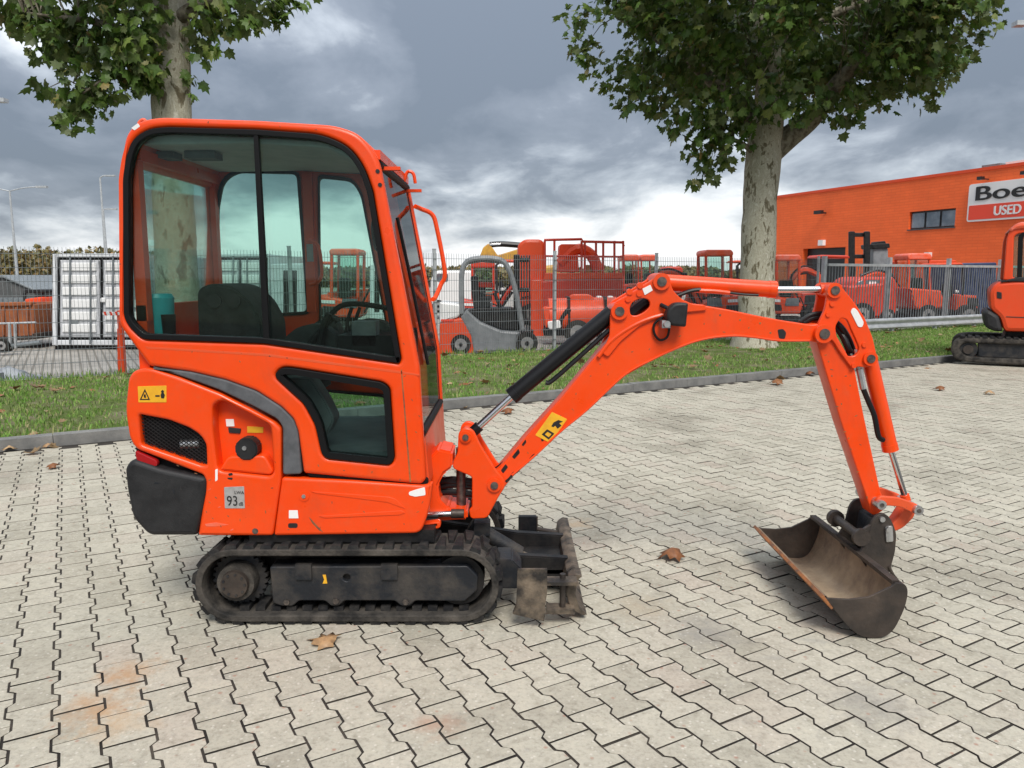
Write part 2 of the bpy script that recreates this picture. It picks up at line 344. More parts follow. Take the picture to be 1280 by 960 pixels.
# rust stains where machines dripped
STN = noise_n(t, g, 13, 6, 0.7)
def stain(c, px, py, rad, col, k):
    p = GW(px, py); ds = N(t, 'ShaderNodeVectorMath', operation='DISTANCE'); l(g, ds.inputs[0]); ds.inputs[1].default_value = p
    ad = N(t, 'ShaderNodeMath', operation='MULTIPLY_ADD'); l(STN, ad.inputs[0]); ad.inputs[1].default_value = rad*2.0; l(ds.outputs['Value'], ad.inputs[2])
    return mixc(t, ramp(t, ad.outputs[0], ((rad*1.0, (k, k, k)), (rad*1.7, (0, 0, 0)))), c, col)
c = stain(c, 160, 842, 0.20, (0.42, 0.235, 0.11), 0.7); c = stain(c, 118, 885, 0.24, (0.42, 0.245, 0.125), 0.7); c = stain(c, 150, 905, 0.2, (0.48, 0.32, 0.18), 0.5)
c = stain(c, 545, 905, 0.16, (0.36, 0.19, 0.12), 0.55); c = stain(c, 800, 760, 0.3, (0.42, 0.33, 0.22), 0.35); c = stain(c, 880, 790, 0.28, (0.22, 0.21, 0.20), 0.5); c = stain(c, 1090, 880, 0.3, (0.20, 0.19, 0.18), 0.5); c = stain(c, 720, 655, 0.2, (0.5, 0.33, 0.18), 0.5)
l(c, b.inputs['Base Color']); b.inputs['Roughness'].default_value = 0.92; b.inputs['Specular IOR Level'].default_value = 0.25
bp = N(t, 'ShaderNodeBump'); bp.inputs['Strength'].default_value = 0.35; bp.inputs['Distance'].default_value = 0.006; l(noise_n(t, g, 120, 6, 0.7), bp.inputs['Height']); l(bp.outputs[0], b.inputs['Normal'])
MAT['paver'] = m
# --- ground under everything
pm('far_field', (0.10, 0.11, 0.06), (0.16, 0.15, 0.09), 0.05, 0.95)
sheet('ground', -300, 900, -700, 900, -0.075, MAT['far_field'])
pave = sheet('pavement', -12, A_KERB, -30, 40, -0.0048, MAT['joint_sand'])
# --- interlocking double-T pavers
PL, PP, GAP, CH = 0.211, 0.149, 0.0092, 0.0018
amp = 0.08*PP
def paver_outline(ins):
    hw, hl = PP/2-ins, PL/2-ins
    k0, k1 = PL*0.20, PL*0.30
    r_ = [(-hl, hw+amp), (-k1-ins*0, hw+amp), (-k0, hw-amp), (k0, hw-amp), (k1, hw+amp), (hl, hw+amp)]
    return r_ + [(-a_, -b_) for a_, b_ in r_]
o0, o1 = paver_outline(GAP/2), paver_outline(GAP/2+CH)
tv = [(a_, b_, 0.0) for a_, b_ in o1]+[(a_, b_, -CH*0.8) for a_, b_ in o0]+[(a_, b_, -0.03) for a_, b_ in o0]
n = 12; tf = [tuple(range(n))[::-1]]
for i in range(n):
    j = (i+1) % n
    tf += [(i, j, n+j, n+i), (n+i, n+j, 2*n+j, 2*n+i)]
rot = Matrix((UA, UB, Vector((0, 0, 1)))).transposed()
tvw = np.array([rot @ Vector(p) for p in tv])
def flipfix(vv, ff):
    me = bpy.data.meshes.new('paver'); me.from_pydata([tuple(p) for p in vv], [], ff); bm = bmesh.new(); bm.from_mesh(me); bmesh.ops.recalc_face_normals(bm, faces=bm.faces); bm.to_mesh(me); bm.free(); return me
pav_me = flipfix(tvw, tf); pav_me.materials.append(MAT['paver'])
if pav_me.polygons[0].normal.z < 0: pav_me.flip_normals()
pav_me.materials.append(MAT['joint_sand'])      # dirt clings to the sides of the stones
for p_ in pav_me.polygons: p_.material_index = 1 if abs(p_.normal.z) < 0.2 else 0
tf = [tuple(p.vertices) for p in pav_me.polygons]; tmi = [p.material_index for p in pav_me.polygons]
aj, bj = toAB(GW(376.6, 868.5))          # a joint centre read off the photograph
spots = []
kmax = int(40/PP)
for i in range(-kmax, kmax):
    bc = bj+i*PP
    for j in range(-60, 60):
        ac = aj+PL*0.5+j*PL+(PL*0.5 if i % 2 else 0)
        if ac+PL*0.5 > A_KERB-0.004: continue
        p = AB(ac, bc)
        if p.y < 1.55 or abs(p.x) > 0.70*p.y+1.1 or p.x > 14.5: continue
        spots.append((p.x, p.y))
spots = np.array(spots)
dist = np.hypot(spots[:, 0], spots[:, 1])
vis = (spots[:, 1] > 2.28) & (np.abs(spots[:, 0]) < 0.655*spots[:, 1]+0.1)
order = np.argsort(np.where(vis, dist, 1e9))
near = set(order[:300].tolist())
for k in order[:300]:
    o = bpy.data.objects.new('paver', pav_me); COL.objects.link(o); o.parent = pave
    o.location = (spots[k, 0], spots[k, 1], random.gauss(0, 0.0009)); o.rotation_euler = (random.gauss(0, 0.004), random.gauss(0, 0.004), random.gauss(0, 0.004))
rest = np.array([k for k in range(len(spots)) if k not in near])
nv = len(tvw); tvn = np.array([v_.co[:] for v_ in pav_me.vertices])
V = np.repeat(tvn[None], len(rest), 0).copy()
tilt = rng.normal(0, 0.004, (len(rest), 2)); rz_ = rng.normal(0, 0.004, len(rest))
x0 = V[:, :, 0].copy(); V[:, :, 0] += -V[:, :, 1]*rz_[:, None]; V[:, :, 1] += x0*rz_[:, None]
V[:, :, 2] += V[:, :, 0]*tilt[:, :1]+V[:, :, 1]*tilt[:, 1:]+rng.normal(0, 0.0009, len(rest))[:, None]
V[:, :, 0] += spots[rest, 0][:, None]; V[:, :, 1] += spots[rest, 1][:, None]
faces = []
for q in range(len(rest)): faces += [tuple(x+q*nv for x in f_) for f_ in tf]
me = bpy.data.meshes.new('paver_field'); me.from_pydata(V.reshape(-1, 3).tolist(), [], faces)
at_ = me.attributes.new('rnd', 'FLOAT', 'FACE'); at_.data.foreach_set('value', np.repeat(rng.random(len(rest)), len(tf)).astype(np.float32))
me.materials.append(MAT['paver']); me.materials.append(MAT['joint_sand']); me.polygons.foreach_set('material_index', np.tile(np.array(tmi, dtype=np.int32), len(rest)))
o = link('paver_field', me, None, pave); tag(o, 'grey interlocking concrete pavers running back to the kerb', kind='stuff')
# --- kerb stones, one metre each
kerb = B().box(-0.01, 0.0, -0.01, 0.0, -0.2, -0.19).done('kerb', MAT['kerb_concrete']); tag(kerb, kind='structure')
kb = B(); kb.box(-0.4975, 0.4975, 0, KW, -0.06, KH, bev=0.012); kproto = kb.bm; kme = bpy.data.meshes.new('kerb_stone'); kproto.to_mesh(kme); kproto.free(); shade(kme); kme.materials.append(MAT['kerb_concrete'])
for k in range(-9, 24):
    o = bpy.data.objects.new('kerb_stone', kme); COL.objects.link(o); o.parent = kerb
    o.location = AB(A_KERB+0.006+random.gauss(0, 0.002), k+0.3, random.gauss(0, 0.002)); o.rotation_euler = (0, 0, R(30)+random.gauss(0, 0.002))
# --- verge: soil with short grass
m = bpy.data.materials.new('verge_soil'); m.use_nodes = True; t = m.node_tree; b = t.nodes['Principled BSDF']; l = t.links.new
g = N(t, 'ShaderNodeNewGeometry').outputs['Position']
c = ramp(t, noise_n(t, g, 2.4, 5), ((0.38, (0.10, 0.15, 0.035)), (0.54, (0.15, 0.165, 0.07)), (0.68, (0.24, 0.21, 0.14))))
c = mixc(t, 1.0, c, ramp(t, noise_n(t, g, 30, 5, 0.7), ((0.35, (0.6, 0.6, 0.6)), (0.65, (1.2, 1.2, 1.2)))), 'MULTIPLY')
l(c, b.inputs['Base Color']); b.inputs['Roughness'].default_value = 1.0; b.inputs['Specular IOR Level'].default_value = 0.1
bp = N(t, 'ShaderNodeBump'); bp.inputs['Distance'].default_value = 0.03; l(noise_n(t, g, 25, 6), bp.inputs['Height']); l(bp.outputs[0], b.inputs['Normal']); MAT['soil'] = m
gb = B()
NA, NB = 22, 160; grid = []
A0, A1, B0, B1 = A_KERB+KW+0.004, A_FENCE+0.1, -9.0, 31.0
def vh(a, b_): return 0.075+0.022*mnoise.noise(Vector((a*0.9, b_*0.9, 0)))+0.01*mnoise.noise(Vector((a*3, b_*3, 2)))
for i in range(NA+1):
    row = []
    for j in range(NB+1):
        a_, b_ = A0+(A1-A0)*i/NA, B0+(B1-B0)*j/NB
        row.append(gb.bm.verts.new(AB(a_, b_, vh(a_, b_)-(0.10 if i in (NA,) else 0))))
    grid.append(row)
for i in range(NA):
    for j in range(NB): gb.bm.faces.new((grid[i][j], grid[i][j+1], grid[i+1][j+1], grid[i+1][j]))
verge = gb.done('verge', MAT['soil'], ang=80); tag(verge, kind='structure')
if verge.data.polygons[0].normal.z < 0: verge.data.flip_normals()
# --- yard paving behind the fence
m = bpy.data.materials.new('yard_paving'); m.use_nodes = True; t = m.node_tree; b = t.nodes['Principled BSDF']; l = t.links.new
g = N(t, 'ShaderNodeNewGeometry').outputs['Position']; mp_ = N(t, 'ShaderNodeMapping'); l(g, mp_.inputs[0]); mp_.inputs['Rotation'].default_value = (0, 0, R(60))
bk = N(t, 'ShaderNodeTexBrick'); l(mp_.outputs[0], bk.inputs[0]); bk.inputs['Scale'].default_value = 1.0; bk.inputs['Brick Width'].default_value = 0.211; bk.inputs['Row Height'].default_value = 0.149; bk.inputs['Mortar Size'].default_value = 0.022; bk.inputs['Mortar Smooth'].default_value = 0.3
bk.inputs['Color1'].default_value = (0.33, 0.31, 0.28, 1); bk.inputs['Color2'].default_value = (0.41, 0.385, 0.35, 1); bk.inputs['Mortar'].default_value = (0.19, 0.175, 0.15, 1)
c = mixc(t, 1.0, bk.outputs[0], ramp(t, noise_n(t, g, 0.6, 5), ((0.35, (0.68, 0.67, 0.65)), (0.6, (1.05, 1.04, 1.02)))), 'MULTIPLY')
l(c, b.inputs['Base Color']); b.inputs['Roughness'].default_value = 0.9; MAT['yard'] = m
sheet('yard', A_FENCE+0.05, A_FENCE+90, -70, 80, -0.02, MAT['yard'])
# --- grass blades: short, patchy
def nz2(a_, b_, s_): return np.array([mnoise.noise(Vector((x*s_, y*s_, 5.0))) for x, y in zip(a_, b_)])
NG = 110000
ga = A0+0.02+(A1-A0-0.03)*rng.random(NG); gb_ = B0+2+(B1-B0-3)*rng.random(NG)**1.0
dens = 0.62+1.1*nz2(ga, gb_, 0.9)+0.5*nz2(ga, gb_, 3.0)+np.where(gb_ > 12.0, 0.8, 0.0)+np.where((ga > A1-1.0), 0.25, 0)
trunkR = GW(943, 436, 0.08); ta, tb = toAB(trunkR)
dens -= 0.9*np.exp(-(((ga-ta)/1.3)**2+((gb_-tb)/2.4)**2))
keep = rng.random(NG) < np.clip(dens, 0.06, 1.0)
ga, gb_ = ga[keep], gb_[keep]; ng = len(ga)
h_ = (0.030+0.035*rng.random(ng))*(1+0.8*np.exp(-((ga-A0)/0.12)**2)+1.2*np.exp(-((A1-ga)/0.15)**2)); wd = 0.0045+0.004*rng.random(ng)
th_ = rng.random(ng)*2*np.pi; ln = 0.03*rng.random(ng)+0.01; ld = rng.random(ng)*2*np.pi
zz = np.array([vh(a_, b_) for a_, b_ in zip(ga, gb_)])-0.004
P = np.outer(ga, np.array(UA))+np.outer(gb_, np.array(UB)); P[:, 2] = zz
d = np.stack([np.cos(th_), np.sin(th_), np.zeros(ng)], 1)*wd[:, None]; tip = np.stack([np.cos(ld)*ln, np.sin(ld)*ln, h_], 1)
mid = np.stack([np.cos(ld)*ln*0.3, np.sin(ld)*ln*0.3, h_*0.55], 1)
V = np.stack([P-d, P+d, P+mid+d*0.8, P+mid-d*0.8, P+tip], 1).reshape(-1, 3)
F = []
for q in range(ng): k = q*5; F += [(k, k+1, k+2, k+3), (k+3, k+2, k+4)]
me = bpy.data.meshes.new('grass'); me.from_pydata(V.tolist(), [], F)
at_ = me.attributes.new('rnd', 'FLOAT', 'FACE'); at_.data.foreach_set('value', np.repeat(rng.random(ng), 2).astype(np.float32))
m = bpy.data.materials.new('grass_blade'); m.use_nodes = True; t = m.node_tree; b = t.nodes['Principled BSDF']; l = t.links.new
at = N(t, 'ShaderNodeAttribute', attribute_name='rnd'); g = N(t, 'ShaderNodeNewGeometry').outputs['Position']
c = ramp(t, at.outputs['Fac'], ((0.0, (0.085, 0.20, 0.022)), (0.5, (0.14, 0.28, 0.036)), (0.82, (0.20, 0.29, 0.06)), (1.0, (0.38, 0.33, 0.17))))
c = mixc(t, ramp(t, noise_n(t, g, 1.1, 3), ((0.50, (0, 0, 0)), (0.70, (0.45, 0.45, 0.45)))), c, (0.27, 0.25, 0.11)); l(c, b.inputs['Base Color']); b.inputs['Roughness'].default_value = 0.7; b.inputs['Subsurface Weight'].default_value = 0.0
MAT['grass'] = m
go = link('grass', me, m); tag(go, 'short patchy green grass on the verge between kerb and fence', 'grass', kind='stuff')
# --- leaf shape shared by trees and litter
LEAF = [(0, 0), (0.14, 0.03), (0.34, -0.06), (0.36, 0.16), (0.60, 0.36), (0.36, 0.42), (0.40, 0.66), (0.17, 0.66), (0.0, 1.0), (-0.17, 0.66), (-0.40, 0.66), (-0.36, 0.42), (-0.60, 0.36), (-0.36, 0.16), (-0.34, -0.06), (-0.14, 0.03)]
def leaf_arrays(fold=0.30, curl=0.25):
    pts = [(0.0, 0.36)]+LEAF
    v_ = np.array([(x, y, -fold*abs(x)-curl*(y-0.3)**2) for x, y in pts]); n_ = len(LEAF)
    f_ = [(0, 1+i, 1+(i+1) % n_) for i in range(n_)]
    return v_, f_
leafV, leafF = leaf_arrays()
def leaf_mat(name, stops, thick=0.25):
    m = bpy.data.materials.new(name); m.use_nodes = True; t = m.node_tree; t.nodes.clear(); l = t.links.new
    o_ = N(t, 'ShaderNodeOutputMaterial'); b = N(t, 'ShaderNodeBsdfPrincipled')
    at = N(t, 'ShaderNodeAttribute', attribute_name='rnd'); oi = N(t, 'ShaderNodeObjectInfo'); ad = N(t, 'ShaderNodeMath', operation='ADD'); l(at.outputs['Fac'], ad.inputs[0]); l(oi.outputs['Random'], ad.inputs[1]); fr = N(t, 'ShaderNodeMath', operation='FRACT'); l(ad.outputs[0], fr.inputs[0])
    g = N(t, 'ShaderNodeNewGeometry')
    c = ramp(t, fr.outputs[0], stops)
    c = mixc(t, 1.0, c, ramp(t, noise_n(t, g.outputs['Position'], 40, 3), ((0.3, (0.75, 0.75, 0.75)), (0.7, (1.2, 1.2, 1.1)))), 'MULTIPLY')
    pale = mixc(t, 0.5, c, (0.17, 0.18, 0.10)); c2 = mixc(t, g.outputs['Backfacing'], c, pale)
    l(c2, b.inputs['Base Color']); b.inputs['Roughness'].default_value = 0.5; b.inputs['Specular IOR Level'].default_value = 0.35
    tl = N(t, 'ShaderNodeBsdfTranslucent'); l(c, tl.inputs[0]); ms = N(t, 'ShaderNodeMixShader'); ms.inputs[0].default_value = thick
    l(b.outputs[0], ms.inputs[1]); l(tl.outputs[0], ms.inputs[2]); l(ms.outputs[0], o_.inputs[0]); MAT[name] = m; return m
leaf_mat('plane_leaf', ((0.0, (0.048, 0.098, 0.016)), (0.45, (0.085, 0.155, 0.026)), (0.85, (0.135, 0.205, 0.042)), (0.98, (0.20, 0.23, 0.065)), (1.0, (0.26, 0.19, 0.07))))
leaf_mat('dead_leaf', ((0.0, (0.22, 0.085, 0.035)), (0.5, (0.30, 0.13, 0.055)), (0.85, (0.36, 0.19, 0.09)), (1.0, (0.48, 0.32, 0.18))), 0.1)
def leaves_mesh(name, P, D, Nn, S, mat, lv=leafV, curlv=None):
    """P base points, D pointing directions, Nn surface normals, S sizes"""
    D = D/np.linalg.norm(D, axis=1, keepdims=True); X = np.cross(D, Nn); X /= np.linalg.norm(X, axis=1, keepdims=True)+1e-9; Z = np.cross(X, D)
    n_ = len(P); V = (lv[None, :, 0:1]*X[:, None]+lv[None, :, 1:2]*D[:, None]+lv[None, :, 2:3]*Z[:, None])*S[:, None, None]+P[:, None]
    k = len(lv); F0 = np.array(leafF); F = (F0[None]+(np.arange(n_)*k)[:, None, None]).reshape(-1, 3)
    me = bpy.data.meshes.new(name); me.from_pydata(V.reshape(-1, 3).tolist(), [], F.tolist())
    a_ = me.attributes.new('rnd', 'FLOAT', 'FACE'); a_.data.foreach_set('value', np.repeat(rng.random(n_), len(F0)).astype(np.float32))
    me.materials.append(mat); return me
# --- leaf litter on the verge and against the kerb
nl = 420
la = np.where(rng.random(nl) < 0.06, A_KERB-0.03-rng.exponential(0.12, nl), A0+(A1-A0)*rng.random(nl)); lb = -8+36*rng.random(nl)
onv = la > A_KERB
lz = np.array([vh(a_, b_)+0.03 if v_ else 0.006 for a_, b_, v_ in zip(la, lb, onv)])
P = np.outer(la, np.array(UA))+np.outer(lb, np.array(UB)); P[:, 2] = lz
D = np.stack([rng.normal(size=nl), rng.normal(size=nl), rng.normal(0, 0.15, nl)], 1); Nn = np.stack([rng.normal(0, 0.25, nl), rng.normal(0, 0.25, nl), np.where(rng.random(nl) < 0.5, 1, -1)], 1)
lv2, _ = leaf_arrays(0.5, 0.5)
me = leaves_mesh('leaf_litter', P, D, Nn, 0.06+0.13*rng.random(nl)**1.6, MAT['dead_leaf'], lv2)
tag(link('leaf_litter', me, None), 'scattered brown fallen leaves lying on the grass verge', 'leaves', kind='stuff')
def fallen(px, py, size, ang, label, fold=0.45, curl=0.6):
    lv, _ = leaf_arrays(fold, curl)
    p = GW(px, py, 0.012)
    me = bpy.data.meshes.new('fallen_leaf'); ca, sa = math.cos(ang), math.sin(ang)
    vv = [((x*ca-(y-0.4)*sa)*size, (x*sa+(y-0.4)*ca)*size, (z+0.06*math.sin(7*x+5*y))*size) for x, y, z in lv]
    zm = min(q[2] for q in vv); vv = [(q[0], q[1], q[2]-zm-0.006) for q in vv]
    me.from_pydata(vv, [], leafF); me.materials.append(MAT['dead_leaf']); shade(me, 60)
    bm = bmesh.new(); bm.from_mesh(me); bmesh.ops.solidify(bm, geom=bm.faces[:], thickness=0.0015); bm.to_mesh(me); bm.free()
    o = link('fallen_leaf', me, None); o.location = p
    return tag(o, label, 'leaf', 'fallen leaves on the paving')
fallen(838, 696, 0.15, 1.9, 'curled brown fallen leaf on the paving between dozer blade and bucket')
fallen(405, 800, 0.14, 1.4, 'flat reddish brown fallen leaf on the paving just below the near track', 0.1, 0.1)
fallen(634, 516, 0.17, 1.2, 'dark brown fallen leaf on the paving under the boom cylinder rod')
fallen(66, 584, 0.11, 1.5, 'small dark fallen leaf on the paving at far left near the kerb')
fallen(12, 562, 0.12, 0.4, 'orange brown fallen leaf against the kerb at the left picture edge')
fallen(970, 480, 0.22, 1.3, 'pale fallen leaf on the paving below the tree to the right of the boom')
fallen(1012, 468, 0.16, 0.3, 'brown fallen leaf on the paving close to the kerb left of the arm')
fallen(1174, 487, 0.16, 1.0, 'small fallen leaf on open paving right of the arm')
fallen(1236, 492, 0.14, 2.0, 'small brown fallen leaf on the paving near the right picture edge')
fallen(60, 558, 0.10, 0.9, 'pale curled fallen leaf leaning on the kerb left of the excavator')

# ============================================================ THE EXCAVATOR
EX = Vector((-0.95, 3.86, 0.0))
ex = empty('mini_excavator', EX)
tag(ex, 'large orange mini excavator with cab, bent boom and rubber tracks in the foreground', 'excavator')
Y_N, Y_F = 3.40, 4.42            # near and far side of the upper structure
def XZ(pts, Y):
    o = []
    for p in pts:
        q = PW(p[0], p[1], Y); o.append((q.x, q.z)+((p[2]*Y/FPX,) if len(p) > 2 else ()))
    return o
def XP(name, outs, Y, th, mat, parent=ex, bev=0.004, r=4, res=1, org=EX, y0=None):
    """plate whose face at depth Y has the outlines read off the photograph (pixels), th thick"""
    fin = [rnd_poly(XZ(o, Y), r*Y/FPX) for o in outs]
    a = Y if y0 is None else y0
    return plate(name, fin, a, a+th, MAT[mat], parent, org, bev, res)
def sub(o, parent): o.parent = parent; return o
def BX(): return B(EX)
# ---------- tracks
T_N, T_W = 3.36, 0.235
cR, cF = PW(291, 733, T_N), PW(576, 733, T_N)
zc_ = (PW(430, 684, T_N).z+0.004)/2; RT = zc_
def stadium(r, n=14):
    pts = []
    for k in range(n+1): t_ = -math.pi/2+math.pi*k/n; pts.append((cF.x+r*math.cos(t_), zc_+r*math.sin(t_)))
    for k in range(n+1): t_ = math.pi/2+math.pi*k/n; pts.append((cR.x+r*math.cos(t_), zc_+r*math.sin(t_)))
    return pts
RB = RT-0.016
def track(y0, near):
    b_ = plate('track', [stadium(RB), stadium(RB-0.032)], y0, y0+T_W, MAT['track_rubber'], ex, EX, 0.006, 2)
    per = 2*(cF.x-cR.x)+2*math.pi*RB; nl_ = 40
    lb_ = bmesh.new(); q = 0.5*per/nl_*0.62
    def lugmesh(sgn):
        B1 = B(); ya, yb = (-T_W/2+0.004, 0.03) if sgn < 0 else (-0.03, T_W/2-0.004)
        lo_ = [(-q*1.25, ya if sgn < 0 else yb), (q*1.0, ya if sgn < 0 else yb), (q*0.55, yb if sgn < 0 else ya), (-q*0.5, yb if sgn < 0 else ya)]
        top = [(x*0.78, y*0.97, 0.017) for x, y in lo_]; bot = [(x, y, -0.004) for x, y in lo_]
        B1.loft(bot, top); me = bpy.data.meshes.new('lug'); B1.bm.to_mesh(me); B1.bm.free(); me.materials.append(MAT['track_lug']); return me
    ms = [lugmesh(-1), lugmesh(1)]; Ls = cF.x-cR.x
    for k in range(nl_*2):
        s_ = (k/2+0.25*(k % 2)*0)*per/nl_
        if s_ < Ls: x, z, a_ = cR.x+s_, zc_+RB, 0
        elif s_ < Ls+math.pi*RB: t_ = math.pi/2-(s_-Ls)/RB; x, z, a_ = cF.x+RB*math.cos(t_), zc_+RB*math.sin(t_), math.pi/2-t_
        elif s_ < 2*Ls+math.pi*RB: x, z, a_ = cF.x-(s_-Ls-math.pi*RB), zc_-RB, math.pi
        else: t_ = -math.pi/2-(s_-2*Ls-math.pi*RB)/RB; x, z, a_ = cR.x+RB*math.cos(t_), zc_+RB*math.sin(t_), math.pi/2-t_
        o = bpy.data.objects.new('lug', ms[k % 2]); COL.objects.link(o); o.parent = b_
        o.location = Vector((x, y0+T_W/2, z))-EX; o.rotation_euler = (0, a_, 0)
    # inner guide ribs between the links
    for k in range(15):
        rb_ = BX().box(cR.x+0.03+k*(Ls-0.02)/14-0.022, cR.x+0.03+k*(Ls-0.02)/14+0.022, y0+0.05, y0+T_W-0.05, zc_-RB+0.030, zc_-RB+0.055, bev=0.004).done('guide_rib', MAT['track_lug'], b_)
    return b_
tkN = track(T_N, True); tkF = track(T_N+0.99-T_W, False)
def side_frame(y0, s):
    out_ = XZ([(334,712),(584,711),(597,724),(596,742),(580,756),(518,755),(510,762),(500,762),(492,755),(428,755),(421,762),(412,762),(404,755),(371,755),(363,762),(350,762),(338,758)], T_N)
    hole = [Vector((PW(431,726,T_N).x+0.017*math.cos(t_), PW(431,726,T_N).z+0.017*math.sin(t_))) for t_ in np.linspace(0, 2*math.pi, 13)[:-1]]
    ya = y0+0.035 if s > 0 else y0+T_W-0.035-0.10
    fr_ = plate('track_frame', [rnd_poly(out_, 0.012), hole], ya, ya+0.10, MAT['frame_steel'], ex, EX, 0.006, 2)
    BX().box(PW(345,715,T_N).x, PW(590,715,T_N).x, y0+0.06, y0+T_W-0.06, PW(345,750,T_N).z, PW(345,716,T_N).z).done('track_beam', MAT['dark_steel'], ex)
    if s > 0:
        for px, py in ((356,756),(418,755),(506,756)): c_ = PW(px, py, T_N); BX().cyl((c_.x, ya-0.010, c_.z), (c_.x, ya+0.02, c_.z), 0.014, seg=10, bev=0.002).done('bolt', MAT['pin_steel'], fr_)
        for px in (377, 485):
            p0, p1 = PW(px-10, 708, T_N), PW(px+11, 727, T_N); BX().box(p0.x, p1.x, ya-0.014, ya+0.01, p1.z, p0.z, bev=0.003).done('slide_pad', MAT['frame_steel'], fr_)
        plate('paint_mark', [rnd_poly(XZ([(401,722),(405,722),(407,733),(401,733),(403,728)], T_N), 0.001)], ya-0.003, ya+0.002, MAT['yellow_sticker'], fr_, EX, 0.0005)
    # drive sprocket and idler
    c_ = Vector((cR.x, 0, zc_)); yb = y0+0.02 if s > 0 else y0+T_W-0.02
    d_ = 1 if s > 0 else -1
    teeth = []
    for k in range(26):
        t0 = 2*math.pi*k/26
        for dt, rr_ in ((0, 0.118), (0.07, 0.130), (0.15, 0.130), (0.2, 0.118)): teeth.append((c_.x+rr_*math.cos(t0+dt), c_.z+rr_*math.sin(t0+dt)))
    ys = sorted((y0+T_W/2-0.02, y0+T_W/2+0.02))
    sp_ = plate('sprocket', [teeth], ys[0], ys[1], MAT['frame_steel'], ex, EX, 0.003)
    BX().cyl((c_.x, y0+T_W/2-d_*0.018, c_.z), (c_.x, yb+d_*0.015, c_.z), 0.092, 0.086, seg=28, bev=0.008).done('drive_cover', MAT['track_rubber'], sp_)
    BX().cyl((c_.x, yb+d_*0.02, c_.z), (c_.x, yb-d_*0.008, c_.z), 0.066, 0.062, seg=28, bev=0.006).done('hub', MAT['bucket_outer'], sp_)
    for k in range(9):
        t_ = 2*math.pi*k/9; BX().cyl((c_.x+0.05*math.cos(t_), yb, c_.z+0.05*math.sin(t_)), (c_.x+0.05*math.cos(t_), yb-d_*0.012, c_.z+0.05*math.sin(t_)), 0.0065, seg=6).done('bolt', MAT['frame_steel'], sp_)
    id_ = BX().cyl((cF.x-0.012, y0+0.07, zc_), (cF.x-0.012, y0+T_W-0.07, zc_), 0.118, seg=32, bev=0.01).done('idler', MAT['dark_steel'], ex)
    for px in (356, 418, 506):
        p = PW(px, 765, T_N); BX().cyl((p.x, y0+0.07, zc_-RB+0.078), (p.x, y0+T_W-0.07, zc_-RB+0.078), 0.034, seg=16).done('roller', MAT['dark_steel'], ex)
side_frame(T_N, 1); side_frame(T_N+0.99-T_W, -1)
z_top = PW(430, 684, T_N).z
BX().box(-1.25, -0.42, T_N+T_W-0.02, T_N+0.99-T_W+0.02, 0.14, 0.34, bev=0.02).done('undercarriage_frame', MAT['dark_steel'], ex)
BX().cyl((-0.90, 3.86, 0.32), (-0.90, 3.86, 0.44), 0.36, seg=40).done('swing_ring', MAT['dark_steel'], ex)
BX().box(-1.22, -0.36, Y_N+0.03, Y_F-0.03, 0.375, 0.435, bev=0.01).done('slew_deck', MAT['dark_steel'], ex)
# ---------- dozer blade at the front
BL = Vector((0.40, 0, 0))
xt, xb = PW(705, 650, 4.28).x, PW(720, 770, 3.30).x
prof = [(0.305, 0.300), (0.275, 0.270), (0.262, 0.16), (0.285, 0.05), (0.335, 0.010), (0.35, 0.012), (0.312, 0.06), (0.292, 0.16), (0.302, 0.262), (0.325, 0.292)]
prof = [(x-0.012+(0.012 if i_ > 4 else 0), z*0.68+0.014) for i_, (x, z) in enumerate(prof)]
bl = BX().prism([(x, z) for x, z in prof], 3.52, 4.30, bev=0.003).done('dozer_blade', MAT['blade_steel'], ex)
ext = BX().prism([(x+0.004, z+0.002) for x, z in prof], 3.42, 3.517, bev=0.003).done('blade_extension', MAT['blade_steel'], bl)
plate('side_plate', [rnd_poly(XZ([(647,711),(684,711),(684,740),(679,776),(641,768),(645,758)], 3.33), 0.004)], 3.33, 3.342, MAT['blade_steel'], bl, EX, 0.002)
BX().prism(XZ([(641,768),(646,756),(683,764),(680,777)], 3.322), 3.322, 3.36, bev=0.002).done('wear_strip', MAT['blade_steel'], bl)
BX().box(0.04, 0.30, 3.345, 3.42, 0.20, 0.215, bev=0.003).done('gusset', MAT['blade_steel'], bl)
BX().box(0.16, 0.29, 3.36, 3.44, 0.055, 0.075, bev=0.003).done('gusset', MAT['blade_steel'], bl)
BX().cyl((0.235, 3.40, 0.06), (0.235, 3.40, 0.235), 0.014, seg=12).done('extension_pin', MAT['bucket_outer'], bl)
plate('side_plate', [rnd_poly([(0.04,0.02),(0.15,0.02),(0.15,0.22),(0.04,0.22)], 0.004)], 4.30, 4.312, MAT['blade_steel'], bl, EX, 0.002)
# blade arms and lift cylinder
for yy in (3.66, 4.0):
    BX().prism([(-0.46, 0.20), (-0.02, 0.145), (0.285, 0.09), (0.285, 0.21), (0.03, 0.225), (-0.46, 0.30)], yy, yy+0.05, bev=0.006).done('blade_arm', MAT['dark_steel'], ex)
BX().box(0.05, 0.28, 3.66, 4.05, 0.13, 0.15, bev=0.004).done('blade_arm_plate', MAT['dark_steel'], ex)
BX().prism(XZ([(620,700),(640,700),(652,712),(652,736),(620,736)], 3.50), 3.50, 3.68, bev=0.006).done('blade_arm_bracket', MAT['frame_steel'], ex)
c0, c1 = PW(588, 655, 3.78), PW(650, 692, 3.78)
bc_ = BX().cyl(c0, c1, 0.038, seg=20, bev=0.006).done('blade_cylinder', MAT['frame_steel'], ex)
c2 = PW(700, 712, 3.78); BX().cyl(c1, c2, 0.018, seg=14).done('piston_rod', MAT['blade_steel'], bc_)
